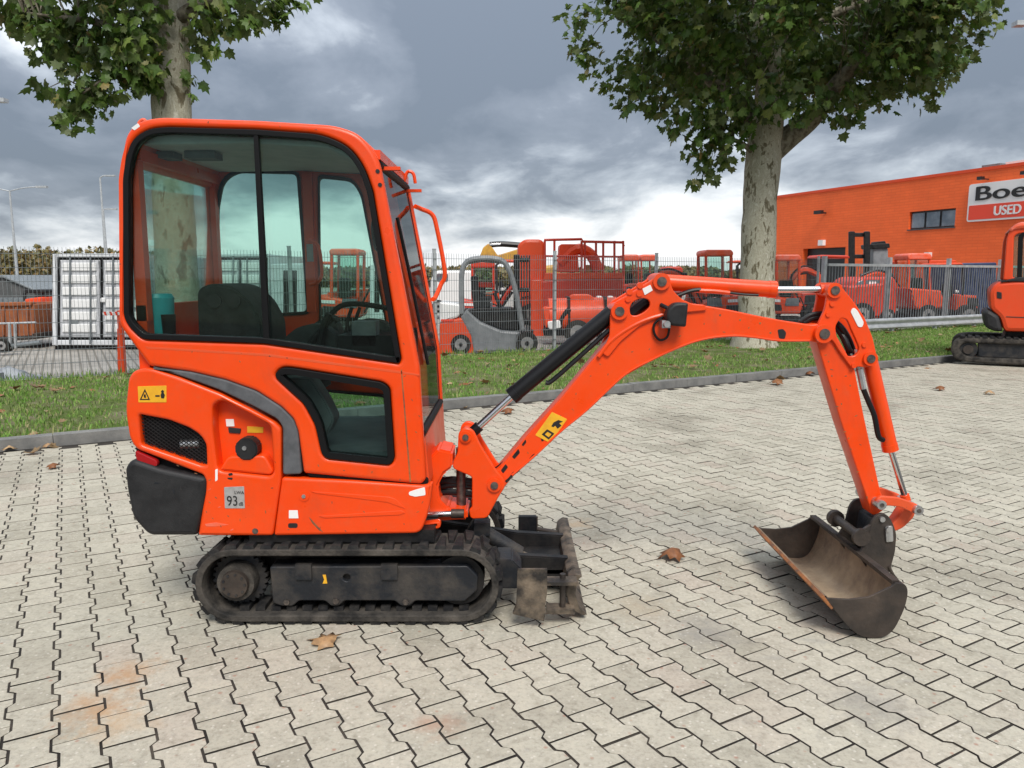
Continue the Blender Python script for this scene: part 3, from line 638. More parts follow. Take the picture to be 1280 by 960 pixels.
p0 = PW(600, 665, 3.70); BX().box(p0.x-0.03, p0.x+0.05, 3.70, 3.78, p0.z-0.02, p0.z+0.045, bev=0.006).done('port_block', MAT['frame_steel'], bc_)
# far blade tow bracket / folded extension behind the blade
fb = BX().prism(XZ([(648,646),(671,646),(671,678),(648,678)], 4.22), 4.22, 4.26, bev=0.004).done('blade_extension', MAT['frame_steel'], bl)
BX().cyl(PW(671, 661, 4.2), PW(700, 666, 4.2), 0.012, seg=10).done('extension_pin', MAT['bucket_outer'], bl)
BX().tube(spline([PW(650, 668, 4.1), PW(675, 672, 4.1), PW(700, 678, 4.1)], 4), 0.010).done('locking_bar', MAT['blade_steel'], bl)
BX().tube(spline([PW(645, 695, 3.9), PW(672, 698, 3.9), PW(700, 711, 3.9)], 5), 0.012).done('hydraulic_hose', MAT['hose'], bl)

# ---------- upper structure: lower body
HOOD = [(156,513,12),(160,473,10),(166,464,8),(184,459,10),(224,472),(275,492),(314,512),(343,528),(351,536),(351,600),(341,670),(247,670),(257,604),(254,594),(168,561,10),(161,546)]
GRILLE = [(173,518),(210,525),(236,535),(250,544,8),(257,556),(258,582),(252,582),(176,556)]
RECESS = [(265,506,6),(276,500,6),(310,516),(338,531,8),(342,590,8),(337,596,6),(272,589,8),(266,540)]
hood = XP('engine_hood', [HOOD, GRILLE, RECESS], Y_N, 0.085, 'orange', bev=0.014, res=3)
def inset(pts, cx_, cy_, k): return [(cx_+(p[0]-cx_)*k, cy_+(p[1]-cy_)*k) for p in pts]
XP('hood_core', [inset([(156,513),(160,473),(166,464),(184,459),(224,472),(275,492),(314,512),(343,528),(351,536),(351,600),(341,670),(247,670),(257,604),(254,594),(168,561),(161,546)], 255, 565, 0.985)], Y_N, 0.80, 'dark_steel', y0=Y_N+0.095, bev=0.02, res=2)
# rear hood skin wrapping round the back
XP('rear_hood', [[(154,515),(158,473),(164,463),(184,459),(182,500),(178,560),(160,552)]], Y_N, Y_F-Y_N-0.10, 'orange', y0=Y_N+0.087, bev=0.03, res=3)
rc = XP('fuel_recess', [inset(RECESS, 303, 548, 1.13)], Y_N, 0.018, 'orange', y0=Y_N+0.074, bev=0.002)
c_ = PW(307, 562, Y_N); cap = BX()
capo = [(c_.x+0.054*math.cos(t_)*(1.0 if k % 2 else 0.93), c_.z+0.054*math.sin(t_)*(1.0 if k % 2 else 0.93)) for k, t_ in enumerate(np.linspace(0, 2*math.pi, 17)[:-1])]
cap.prism(capo, Y_N+0.004, Y_N+0.076, bev=0.006); cap = cap.done('fuel_cap', MAT['black_plastic'], ex)
BX().cyl((c_.x-0.006, Y_N+0.006, c_.z+0.006), (c_.x-0.006, Y_N-0.002, c_.z+0.006), 0.010, seg=12).done('cap_lock', MAT['zinc'], cap)
XP('recess_shelf', [[(272,589),(283,571,6),(330,570,6),(341,590),(337,595)]], Y_N, 0.065, 'orange', rc, y0=Y_N+0.012, bev=0.010, res=2)
XP('recess_label', [[(282,524),(292,524),(293,533),(283,533)]], Y_N+0.071, 0.004, 'white_sticker', rc, r=0.5, bev=0.0005)
XP('recess_label', [[(309,533),(329,534),(329,541),(309,541)]], Y_N+0.071, 0.004, 'yellow_sticker', rc, r=0.5, bev=0.0005)
XP('latch', [[(285,534),(301,536),(300,542),(286,541)]], Y_N+0.068, 0.008, 'black_plastic', rc, r=1, bev=0.001)
# expanded metal grille
gm = BX(); gx0, gx1 = PW(170,555,Y_N+0.028).x, PW(258,555,Y_N+0.028).x; yg = Y_N+0.028
zt, zb = PW(200,514,Y_N).z, PW(200,586,Y_N).z
def zlim(x):
    px = 640+x*FPX/(Y_N*0.99+0.1)
    up = np.interp(px, [173,210,236,250,257], [518,525,535,544,556]); dn = np.interp(px, [173,176,252,258], [530,557,584,584]); return PW(px, dn, Y_N).z, PW(px, up, Y_N).z
step = 0.030
for s_ in (-1, 1):
    k = -40
    while k < 60:
        x = gx0+k*step*0.5; seg_ = []
        for q in range(41):
            xx = gx0+(gx1-gx0)*q/40; zz_ = zb+(xx-x)*0.75*s_ if s_ > 0 else zt-(xx-x)*0.75
            lo_, hi_ = zlim(xx)
            if lo_-0.006 < zz_ < hi_+0.006: seg_.append((xx, zz_))
        if len(seg_) > 1: gm.tube([(seg_[0][0], yg+0.001*s_, seg_[0][1]), (seg_[-1][0], yg+0.001*s_, seg_[-1][1])], 0.0022, seg=4)
        k += 1.5
grl = gm.done('grille', MAT['black_plastic'], ex); tag(grl, kind='stuff')
c_ = PW(238, 555, Y_N+0.05); BX().cyl((c_.x-0.04, Y_N+0.05, c_.z), (c_.x+0.045, Y_N+0.05, c_.z+0.004), 0.022, seg=14).done('muffler', MAT['zinc'], ex)
BX().box(gx0-0.01, gx1+0.01, Y_N+0.046, Y_N+0.059, zb-0.01, zt+0.01).done('grille_backing', MAT['rubber_seal'], ex)
# grey fender strip, black plate behind it standing in for the shade in the gap
XP('fender_strip', [[(188,459),(238,465),(281,475),(320,489),(351,509),(366,524),(372,540),(377,593),(353,594),(353,534),(346,524),(314,507),(272,487),(224,470)]], Y_N, 0.05, 'grey_plastic', y0=Y_N+0.004, bev=0.008, res=2, r=5)
XP('gap_shade', [[(186,457),(240,460),(284,470),(324,484),(356,504),(372,520),(378,538),(384,596),(534,608),(534,600),(390,590),(372,590),(366,536),(346,512),(314,494),(272,480),(200,462)]], Y_N, 0.03, 'rubber_seal', y0=Y_N+0.018, bev=0.002)
# black rear corner bumper (counterweight)
cw = XP('counterweight', [[(155,586,6),(161,577,6),(168,575),(200,586),(257,598,5),(257,617),(245,670,4),(185,670,8),(165,648,8),(158,614)]], Y_N-0.012, Y_F-Y_N+0.03, 'black_plastic', bev=0.022, res=3)
XP('tail_lens', [[(168,563),(196,576),(196,584),(170,576)]], Y_N, 0.03, 'red_lens', y0=Y_N+0.002, bev=0.004)
# right front body panel
sp = XP('side_panel', [[(352,597),(440,601),(531,607,10),(541,603,4),(536,640,14),(526,667,10),(342,670,4)]], Y_N, 0.05, 'orange', bev=0.013, res=3)
XP('body_core', [[(345,600),(530,611),(523,664),(346,666)]], Y_N, Y_F-Y_N-0.06, 'orange', y0=Y_N+0.03, bev=0.01)
XP('crease', [[(388,614),(486,621),(495,624,3),(507,636),(500,634),(484,628),(395,617)]], Y_N-0.0030, 0.008, 'orange', sp, bev=0.0022, r=2)
XP('crease', [[(398,645),(502,638),(507,641),(500,644),(405,648)]], Y_N-0.0035, 0.008, 'orange', sp, bev=0.0028, r=2)
c_ = PW(380, 620, Y_N); BX().cyl((c_.x, Y_N-0.004, c_.z), (c_.x, Y_N+0.01, c_.z), 0.024, 0.024, seg=20, bev=0.003).done('lock_boss', MAT['orange'], sp); BX().cyl((c_.x, Y_N-0.009, c_.z), (c_.x, Y_N, c_.z), 0.009, seg=12).done('lock', MAT['zinc'], sp)
XP('slot', [[(360,654,3),(372,654,3),(372,660,3),(360,660,3)]], Y_N-0.0015, 0.004, 'ink', sp, r=3, bev=0.0005)
XP('sticker', [[(361,638),(372,638),(373,648),(361,648)]], Y_N-0.002, 0.004, 'white_sticker', sp, r=0.5, bev=0.0005)
XP('scratch', [[(511,615,2),(520,612,2),(531,609,2),(532,619,2),(519,621,2),(511,619,2)]], Y_N-0.002, 0.005, 'white_sticker', sp, r=2, bev=0.0006)
XP('scratch', [[(386,646),(390,650),(400,661),(404,665),(399,663),(390,654)]], Y_N-0.0012, 0.002, 'rust_edge', sp, r=0.5, bev=0.0003)
c_ = PW(319, 664, Y_N); BX().cyl((c_.x, Y_N-0.001, c_.z), (c_.x, Y_N+0.01, c_.z), 0.014, seg=14).done('drain_boss', MAT['pin_steel'], hood)
XP('chipped_patch', [[(285,592),(290,591),(291,594),(286,595)]], Y_N-0.001, 0.003, 'ink', hood, r=1, bev=0.0003); XP('chipped_patch', [[(284,597),(291,597),(290,600),(285,599)]], Y_N-0.001, 0.003, 'ink', hood, r=1, bev=0.0003)
XP('chipped_patch', [[(269,587),(272,586),(272,600),(269,602)]], Y_N-0.001, 0.003, 'white_sticker', hood, r=1, bev=0.0003)
XP('chipped_patch', [[(256,655),(270,653),(286,656),(270,658),(258,658)]], Y_N-0.001, 0.003, 'faded_sky_sheen', hood, r=1, bev=0.0003)
# labels on the hood
lb1 = XP('warning_label', [[(172,483),(208,482),(208,503),(173,503)]], Y_N-0.002, 0.004, 'yellow_sticker', hood, r=1, bev=0.0005)
XP('warning_triangle', [[(174.5,500),(181,486),(187.5,500)], [(176.7,498.6),(181,489.2),(185.3,498.6)]], Y_N-0.003, 0.002, 'ink', lb1, r=0.6, bev=0.0003)
XP('warning_symbol', [[(179.5,493),(182,493),(182.5,497.5),(179.8,497)]], Y_N-0.003, 0.002, 'ink', lb1, r=0.5, bev=0.0003)
XP('warning_symbol', [[(201,489),(203.2,487.2),(205,489),(204.5,491),(206,494),(205,498),(201.5,498),(200.6,494),(201.8,491)]], Y_N-0.003, 0.002, 'ink', lb1, r=0.5, bev=0.0003)
XP('warning_symbol', [[(194,494),(199.5,494),(199.5,496),(194,496)]], Y_N-0.003, 0.002, 'ink', lb1, r=0.4, bev=0.0003)
lb2 = XP('noise_label', [[(280,609),(305,608),(306,635.5),(281,635.5)]], Y_N-0.002, 0.004, 'grey_sticker', hood, r=1, bev=0.0005)
def side_text(name, s_, px, py, Y, size, mat, parent, ext=0.0008, sx=1.0, ang=0.0, bold=0.0, org=EX):
    p = PW(px, py, Y)-Vector(org); return text_mesh(name, s_, size, MAT[mat], parent, Matrix.Translation(p) @ Matrix.Rotation(ang, 4, 'Y') @ Matrix.Rotation(R(90), 4, 'X'), ext, sx, bold)
side_text('lettering', '93', 283.5, 632, Y_N-0.003, 0.066, 'ink', lb2, sx=0.80); side_text('lettering', 'dB', 298.5, 632, Y_N-0.003, 0.024, 'ink', lb2, sx=0.8); side_text('lettering', 'LWA', 293, 617.5, Y_N-0.003, 0.020, 'ink', lb2)

def scuffs(parent, Y, spots, mat, r_=1.6):
    for px, py in spots:
        a_ = random.uniform(0, 6.28); pts = []
        for k in range(6):
            t_ = k*math.pi/3; q = random.uniform(0.45, 1.2)*r_; ux, uy = q*1.8*math.cos(t_), q*0.6*math.sin(t_); pts.append((px+ux*math.cos(a_)-uy*math.sin(a_), py+ux*math.sin(a_)+uy*math.cos(a_)))
        XP('chipped_patch', [pts], Y-0.0011, 0.003, mat, parent, r=0.3, bev=0.0003)
scuffs(hood, Y_N, [(258,640),(262,628),(270,622),(266,648),(276,658),(300,650),(332,640),(340,610),(285,645),(262,600),(245,592),(222,582)], 'rust_edge', 1.2)
scuffs(hood, Y_N, [(262,612),(274,634),(290,662),(264,655)], 'faded_sky_sheen', 1.6)
scuffs(sp, Y_N, [(400,660),(432,664),(470,662),(505,655),(522,640),(528,628),(360,662),(415,628),(455,640)], 'rust_edge', 1.1)
scuffs(cw, Y_N-0.012, [(217,614),(226,611),(196,604)], 'frame_steel', 2.4)
# ---------- cab
OUT = [(147,405,10),(149,230),(151,196,14),(157,166,16),(172,151,14),(198,146,14),(320,150),(418,156,20),(447,166,16),(464,184,12),(474,203,14),(499,330),(524,460),(532,600,4),(526,606,4),(379,592),(372,540),(366,524),(351,509),(320,489),(281,475),(238,465),(186,458,3)]
WIN = [(155,395,8),(154,224),(158,196,14),(166,174,16),(186,161,14),(210,159),(320,162),(402,168,24),(436,183,22),(455,208,20),(466,240),(501,449,3),(499,454,3),(330,429),(178,424,8),(161,407,10)]
LOW = [(342,469,8),(352,459,8),(366,460,6),(478,478,9),(487,485,9),(493,574,8),(487,581,6),(408,573,7),(402,566,5),(394,530),(380,504),(358,484,10)]
cab = XP('cab_side', [OUT, WIN, LOW], Y_N, 0.06, 'orange', bev=0.019, res=4)
def ring(name, pts, k_in, Y, th, mat, y0, parent=ex):
    a0 = rnd_poly(XZ(pts, Y), 6*Y/FPX); a = []
    for p in a0:
        if not a or (p-a[-1]).length > 0.003: a.append(p)
    if (a[0]-a[-1]).length < 0.003: a.pop()
    n_ = len(a); b2 = []
    # inward offset
    ar = sum(a[i-1].x*a[i].y-a[i].x*a[i-1].y for i in range(n_)); sg = 1 if ar > 0 else -1
    for i in range(n_):
        t_ = (a[(i+1) % n_]-a[i-1]).normalized(); b2.append(a[i]+Vector((-t_.y, t_.x))*sg*k_in)
    ob = plate(name, [a, b2], y0, y0+th, MAT[mat], parent, EX, 0.003, 1); return ob, b2
ws, wi = ring('window_seal', WIN, 0.024, Y_N, 0.045, 'rubber_seal', Y_N-0.006)
ls, li = ring('window_seal', LOW, 0.026, Y_N, 0.045, 'rubber_seal', Y_N-0.006)
def pane(name, out, y, mat, parent):
    return plate(name, [out], y, y+0.005, MAT[mat], parent, EX, 0.0005, 0)
pane('window_pane', wi, Y_N+0.020, 'glass', ws); pane('window_pane', li, Y_N+0.020, 'glass_dark', ls)
XP('window_divider', [[(316,162),(322,162),(337,428),(329,428)]], Y_N-0.004, 0.028, 'rubber_seal', ws, bev=0.003, r=1)
XP('crease_shade_line', [[(181,433),(330,442),(502,464),(524,468),(524,470),(502,467),(330,445),(184,436)]], Y_N-0.0008, 0.003, 'orange_worn', cab, r=0.5, bev=0.0004)  # embossed crease as a flat strip, its shade put into the duller orange
XP('pillar_groove', [[(501,462),(502.5,462),(514,603),(512,603)]], Y_N-0.0008, 0.003, 'rust_edge', cab, r=0.5, bev=0.0004)
for px, py in ((472,214),(475,231)):
    c_ = PW(px, py, Y_N); BX().cyl((c_.x, Y_N-0.003, c_.z), (c_.x, Y_N+0.01, c_.z), 0.009, seg=10).done('bolt', MAT['ink'], cab)
XP('chipped_patch', [[(164,160),(172,154),(175,158),(168,163)]], Y_N-0.001, 0.004, 'white_sticker', cab, r=1, bev=0.0006)
scuffs(cab, Y_N, [(515,500),(520,540),(523,575),(512,590),(506,470),(500,600),(465,590),(430,588),(398,582),(524,520),(300,452),(240,440),(505,430),(488,340),(150,330),(395,162),(350,158),(260,153)], 'rust_edge', 1.1)
# the far side wall reuses the outline in space
FO = rnd_poly(XZ([(p[0], p[1])+tuple(p[2:]) for p in OUT[:13]]+[(532,600),(526,606),(240,560),(240,458),(186,458)], Y_N), 0.02)
YF = Y_F-0.055
W1 = rnd_poly(XZ([(269,400),(268,260,10),(276,224,14),(294,211,14),(374,214,8),(386,393,6)], YF), 0.02)
W2 = rnd_poly(XZ([(397,218,6),(440,222,16),(452,240,12),(497,480),(400,470)], YF), 0.02)
W3 = rnd_poly(XZ([(402,487,6),(486,494,8),(505,560,8),(404,552,8)], YF), 0.02)
far = plate('cab_side', [FO, W1, W2, W3], YF, Y_F, MAT['orange'], ex, EX, 0.012, 2)
for wv in (W1, W2, W3):
    n_ = len(wv); cxm = sum((p for p in wv), Vector((0, 0)))/n_; inn = [p+(cxm-p).normalized()*0.020 for p in wv]
    fs_ = plate('window_seal', [wv, inn], YF-0.006, YF+0.03, MAT['rubber_seal'], ex, EX, 0.003); pane('window_pane', inn, YF+0.02, 'glass', fs_)
# roof and headliner
def zof(px, py): return PW(px, py, Y_N)
rf_top = [(150,205),(151,196,14),(157,166,16),(172,151,14),(198,146,14),(320,150),(418,156,20),(447,166,16),(464,184,12),(472,198)]
rf_bot = [(465,203),(455,187,8),(440,175,12),(415,167),(320,161),(200,158,10),(180,162,8),(167,174,8),(160,205)]
roof = plate('roof', [rnd_poly(XZ(rf_top+rf_bot, Y_N), 0.03)], Y_N+0.040, Y_F-0.040, MAT['faded_sky_sheen'], ex, EX, 0.006, 2)
XP('headliner', [[(168,178),(178,166),(200,162),(415,172),(450,192),(440,200),(405,182),(300,176),(182,178)]], Y_N, Y_F-Y_N-0.13, 'headliner', roof, y0=Y_N+0.065, bev=0.01)
for px in (212, 262):
    p = PW(px, 181, 3.75); BX().box(p.x-0.07, p.x+0.07, 3.62, 3.72, 2.135, 2.165, bev=0.004).done('ceiling_speaker', MAT['interior_grey'], roof)
p = zof(166, 158); BX().tube(spline([(p.x-0.005, 3.52, p.z-0.01), (p.x-0.03, 3.52, p.z+0.03), (p.x-0.005, 3.52, p.z+0.05), (p.x+0.015, 3.52, p.z+0.01)], 5), 0.008).done('lifting_eye', MAT['faded_sky_sheen'], roof)
# rear wall with its window
rx = zof(150, 300).x+0.02
BX().box(rx+0.004, rx+0.05, Y_N+0.05, Y_F-0.05, 1.10, 1.47, bev=0.006).done('rear_panel', MAT['orange'], ex)
BX().box(rx+0.03, rx+0.07, Y_N+0.05, Y_F-0.05, 2.10, 2.15, bev=0.006).done('rear_header', MAT['orange'], ex)
for y_ in (Y_N+0.05, Y_F-0.10): BX().box(rx+0.006, rx+0.055, y_, y_+0.05, 1.40, 2.15, bev=0.008).done('rear_post', MAT['orange'], ex)
BX().box(rx+0.022, rx+0.027, Y_N+0.10, Y_F-0.10, 1.47, 2.10).done('rear_window_pane', MAT['glass'], ex)
# B-post seen inside, on the far door
p0, p1 = PW(378, 215, YF-0.02), PW(396, 395, YF-0.02); BX().box(p0.x, p1.x, YF-0.03, YF+0.01, 1.40, p0.z, bev=0.008).done('door_post', MAT['orange'], ex)
BX().tube(spline([PW(386,300,YF-0.05), PW(398,308,YF-0.09), PW(402,340,YF-0.09), PW(398,352,YF-0.09), PW(388,356,YF-0.05)], 5), 0.010).done('door_grab_handle', MAT['orange'], ex)
XP('notice', [[(383,305),(391,305),(392,327),(384,327)]], YF-0.034, 0.003, 'grey_sticker', ex, r=0.5, bev=0.0004)
# windscreen: frame, glass, lower front panel
def FP(px, py): return zof(px, py)
fr_pts = [FP(474,203), FP(487,268), FP(500,335), FP(524,460), FP(529,545)]
gl_ = BX()
for i in range(len(fr_pts)-1):
    a_, b_ = fr_pts[i], fr_pts[i+1]; gl_.quad((a_.x-0.012, Y_N+0.10, a_.z), (b_.x-0.012, Y_N+0.10, b_.z), (b_.x-0.012, Y_F-0.10, b_.z), (a_.x-0.012, Y_F-0.10, a_.z))
wsn = gl_.done('windscreen', MAT['glass_clear'], ex)
for y_, r_ in ((Y_N+0.058, 0.010), (Y_F-0.105, 0.032)):
    BX().tube([(p.x-r_-0.010, y_+0.022, p.z) for p in fr_pts], r_, seg=8).done('windscreen_frame', MAT['rubber_seal'], wsn)
for i_ in (0, len(fr_pts)-1):
    p = fr_pts[i_]; BX().cyl((p.x-0.012, Y_N+0.06, p.z), (p.x-0.012, Y_F-0.06, p.z), 0.018, seg=8).done('windscreen_frame', MAT['rubber_seal'], wsn)
BX().tube(spline([(fr_pts[3].x+0.004, 3.72, fr_pts[3].z-0.02), (fr_pts[2].x+0.012, 3.66, fr_pts[2].z-0.05), (fr_pts[1].x+0.006, 3.58, fr_pts[1].z)], 5), 0.008).done('wiper', MAT['hose'], wsn)
pa, pb = FP(529,548), FP(534,606)
fpn = BX().prism([(pa.x-0.04, pa.z), (pa.x, pa.z), (pb.x+0.004, pb.z-0.02), (pb.x-0.04, pb.z-0.02)], Y_N+0.06, Y_F-0.055, bev=0.008).done('front_panel', MAT['orange_worn'], ex)
hd = FP(470, 194); BX().box(hd.x-0.03, hd.x+0.01, Y_N+0.05, Y_F-0.05, hd.z-0.01, hd.z+0.03, bev=0.008).done('front_header', MAT['orange'], ex)
# work-light brackets and lifting eye on the roof edge
p = FP(474, 204)
for y_, dz_ in ((Y_N+0.10, 0.0), (Y_F-0.12, -0.01)): BX().box(p.x-0.02, p.x+0.075, y_, y_+0.03, p.z-0.015+dz_, p.z+0.0+dz_, bev=0.004).done('lamp_bracket', MAT['orange'], ex)
q_ = PW(512, 222, Y_F-0.2); BX().tube(spline([(q_.x-0.03, Y_F-0.2, q_.z-0.02), (q_.x-0.01, Y_F-0.2, q_.z+0.03), (q_.x+0.02, Y_F-0.2, q_.z+0.02), (q_.x+0.03, Y_F-0.2, q_.z-0.03)], 5), 0.009).done('lifting_eye', MAT['orange'], ex)
BX().tube(spline([PW(519,258,Y_F-0.01), PW(526,261,Y_F+0.03), PW(540,268,Y_F+0.05), PW(546,285,Y_F+0.05), PW(556,340,Y_F+0.05), PW(551,356,Y_F+0.05), PW(544,372,Y_F+0.02), PW(541,374,Y_F-0.01)], 5), 0.013).done('grab_handle', MAT['orange'], ex)
BX().tube(spline([PW(470,268,Y_N+0.09), PW(467,285,Y_N+0.12), PW(470,308,Y_N+0.12), PW(474,312,Y_N+0.09)], 4), 0.012).done('mirror_arm', MAT['rubber_seal'], ex)
BX().box(-0.60, -0.575, Y_N+0.10, Y_N+0.17, 1.83, 2.02, bev=0.01).done('side_lamp', MAT['rubber_seal'], ex)
# interior
BX().box(-1.06, -0.46, Y_N+0.06, Y_F-0.06, 0.74, 0.80).done('floor_plate', MAT['interior_grey'], ex)
seat = BX().prism(rnd_poly(XZ([(247,405),(246,362,8),(262,354,8),(290,358,10),(312,376,12),(327,404),(330,450),(250,450)], 3.72), 0.03), 3.72, 4.12, bev=0.03, seg=3).done('seat', MAT['seat_cloth'], ex)
for cx_ in (268, 292): c_ = PW(cx_, 376, 3.715); BX().cyl((c_.x, 3.712, c_.z), (c_.x, 3.73, c_.z), 0.034, seg=20, bev=0.006).done('seat_recess', MAT['black_plastic'], seat)
BX().box(-1.42, -0.98, 3.70, 4.12, 1.02, 1.14, bev=0.035, seg=3).done('seat_cushion', MAT['seat_cloth'], seat)
BX().box(-1.40, -1.02, 3.74, 4.08, 0.79, 1.03, bev=0.02).done('seat_base', MAT['interior_grey'], ex)
for y_ in (3.50,):
    BX().prism(rnd_poly(XZ([(350,470),(395,470),(412,495),(424,520),(414,540),(394,545),(390,556),(352,556)], 3.6), 0.02), y_, y_+0.13, bev=0.015).done('control_console', MAT['interior_grey'], ex)
    BX().tube(spline([PW(400,430,y_+0.06), PW(405,405,y_+0.06), PW(412,392,y_+0.06)], 4), 0.016).done('joystick', MAT['rubber_seal'], ex)
BX().tube(spline([PW(408,400,3.95), PW(425,383,3.95), PW(450,380,3.95), PW(488,386,3.95)], 5), 0.014).done('travel_lever', MAT['rubber_seal'], ex)
BX().box(-0.80, -0.50, Y_N+0.12, Y_F-0.35, 1.20, 1.33, bev=0.06, seg=3).done('dashboard', MAT['rubber_seal'], ex)
for y_, pts in ((3.60, [(352,425,8),(372,408,10),(398,404,10),(418,418,8),(424,446),(352,446)]), (3.80, [(428,412,8),(452,398,10),(480,402,8),(496,420,8),(500,452),(430,446)]), (4.05, [(380,415,6),(400,398,8),(420,402,8),(430,440),(380,440)])):
    BX().prism(rnd_poly(XZ(pts, y_), 0.03), y_, y_+0.12, bev=0.02, seg=2).done('control_pod', MAT['seat_cloth'], ex)
for px_, y_ in ((436, 3.75), (446, 3.85)): BX().tube(spline([PW(px_,430,y_), PW(px_-2,405,y_), PW(px_+4,384,y_)], 4), 0.009).done('travel_lever', MAT['rubber_seal'], ex)
c_ = PW(455, 415, 3.55); BX().box(c_.x-0.05, c_.x+0.06, 3.52, 3.62, c_.z-0.06, c_.z+0.05, bev=0.02).done('monitor', MAT['grey_plastic'], ex)
BX().tube(spline([PW(385,432,3.6), PW(400,415,3.6), PW(415,398,3.6), PW(423,402,3.6)], 4), 0.016).done('armrest', MAT['rubber_seal'], ex)
BX().box(rx+0.06, rx+0.40, Y_N+0.08, Y_F-0.08, 1.16, 1.30, bev=0.02).done('rear_shelf', MAT['orange_worn'], ex)

# ---------- swing bracket and boom
Y_B = 3.655; BW = 0.13; YC = Y_B+BW/2
mnt = BX().prism(XZ([(533,575),(548,560),(566,564),(566,583),(556,590),(548,605),(550,622),(560,634),(585,636),(585,648),(545,650),(533,640)], Y_B), Y_B-0.02, Y_B+BW+0.06, bev=0.010, seg=2).done('swing_mount', MAT['orange'], ex)
c_ = PW(568, 640, Y_B); BX().cyl((c_.x+0.03, YC, PW(568,640,Y_B).z-0.01), (c_.x+0.03, YC, PW(568,563,Y_B).z), 0.024, seg=16).done('swing_pin', MAT['pin_steel'], mnt)
for y_ in (Y_B-0.03, Y_B+BW+0.005):
    br = XP('swing_bracket', [[(573,540,6),(582,534,8),(592,538,8),(600,556,8),(620,588,6),(630,598,8),(632,608,10),(624,620,8),(609,648,5),(588,649,5),(586,638),(590,634),(590,596),(566,586,4),(566,578),(572,566)]], Y_B-0.03, 0.028, 'orange', y0=y_, bev=0.006, res=2)
XP('bracket_web', [[(592,600),(612,600),(612,640),(592,640)]], Y_B, BW, 'orange', y0=Y_B, bev=0.004)
for px, py, r_ in ((582,546,0.028), (618,606,0.034)):
    c_ = PW(px, py, Y_B-0.03); bs = BX().cyl((c_.x, Y_B-0.042, c_.z), (c_.x, Y_B+BW+0.04, c_.z), r_, seg=20, bev=0.004).done('boss', MAT['orange'], ex); BX().cyl((c_.x, Y_B-0.050, c_.z), (c_.x, Y_B+BW+0.048, c_.z), r_*0.55, seg=14, bev=0.002).done('pin', MAT['pin_steel'], bs)
for k, (y1_, y2_) in enumerate(((604, 600), (610, 607), (616, 616), (599, 603))):
    BX().tube(spline([PW(546, y1_, YC+0.02), PW(565, y2_-1, YC+0.015), PW(592, y2_+2, YC+0.01)], 4), 0.016).done('hydraulic_hose', MAT['hose'], ex)
BX().cyl(PW(530,643,Y_B-0.03), PW(566,642,Y_B-0.03), 0.015, seg=16).done('swing_cylinder_rod', MAT['chrome'], ex)
BX().cyl(PW(564,642,Y_B-0.03), PW(580,642,Y_B-0.03), 0.022, seg=16, bev=0.004).done('rod_eye', MAT['bucket_outer'], ex)
XP('tie_down', [[(527,655,6),(550,652,6),(551,660,6),(530,664,6)], [(532,657,2),(546,655,2),(546,658,2),(533,661,2)]], Y_B-0.15, 0.05, 'orange', bev=0.004)
# boom: welded box beam
BOOM = [(607,608,10),(612,594,8),(624,586),(654,550),(701,498),(744,446),(768,418),(800,398),(830,388),(862,382),(882,382),(911,387),(949,395),(981,401),(1014,406),(1029,404,10),(1041,416,10),(1030,430,10),(1014,427),(974,427),(944,423),(918,421),(892,423),(869,428),(846,437),(817,450),(780,471),(735,513),(701,541),(669,571),(640,597),(627,614,8),(614,619,8)]
boom = XP('boom', [BOOM], Y_B, BW, 'orange', bev=0.006, res=2, r=5)
GUS = [(752,441),(762,420),(763,390,10),(769,377,10),(779,372,8),(816,349,8),(822,342,8),(834,343,8),(838,354),(842,364),(852,374),(866,380),(882,381),(884,388),(852,391),(826,396),(800,407),(776,427),(760,447)]
GH = [(787,384,6),(791,377,6),(803,372,6),(812,375,6),(813,383,6),(805,391,6),(795,395,6),(788,394,5)]
for y_ in (Y_B-0.014, Y_B+BW-0.008):
    gs = XP('gusset_plate', [GUS, GH], Y_B-0.014, 0.022, 'orange', boom, y0=y_, bev=0.004, res=2)
def ridge(pts, Y, r_, mat, parent, name='weld_bead'):
    return BX().tube(spline([PW(px, py, Y) for px, py in pts], 5), r_, seg=8).done(name, MAT[mat], parent)
ridge([(748,446),(762,428),(780,414),(802,402),(826,394),(852,389)], Y_B-0.010, 0.010, 'orange', boom)
ridge([(640,594),(669,569),(701,539),(735,511),(780,469),(817,448.5),(846,435),(869,426.5),(892,421.5),(918,419.5),(944,421.5),(974,425.5),(1012,425.5)], Y_B-0.001, 0.006, 'orange', boom, 'bottom_flange')
for px, py in ((774,389), (826.5,352), (1029,417)):
    c_ = PW(px, py, Y_B-0.014); big = 0.040 if px < 1000 else 0.044
    bs = BX().cyl((c_.x, Y_B-0.030, c_.z), (c_.x, Y_B+BW+0.03, c_.z), big, seg=24, bev=0.008).done('boss', MAT['orange'], boom); BX().cyl((c_.x, Y_B-0.036, c_.z), (c_.x, Y_B+BW+0.036, c_.z), big*0.56, seg=16, bev=0.003).done('pin', MAT['pin_steel'], boom)
for px, py in ((787,365),(800,357),(799,367),(785,374)):
    c_ = PW(px, py, Y_B-0.014); BX().cyl((c_.x, Y_B-0.022, c_.z), (c_.x, Y_B, c_.z), 0.014, 0.016, seg=14, bev=0.004).done('rivet', MAT['orange'], boom)
XP('sticker', [[(803,361),(813,356),(816,363),(806,369)]], Y_B-0.017, 0.003, 'white_sticker', boom, r=0.5, bev=0.0004)
XP('chipped_patch', [[(972,412),(979,411),(983,416),(981,424),(974,423),(973,418)]], Y_B-0.0015, 0.004, 'ink', boom, r=2, bev=0.0005)
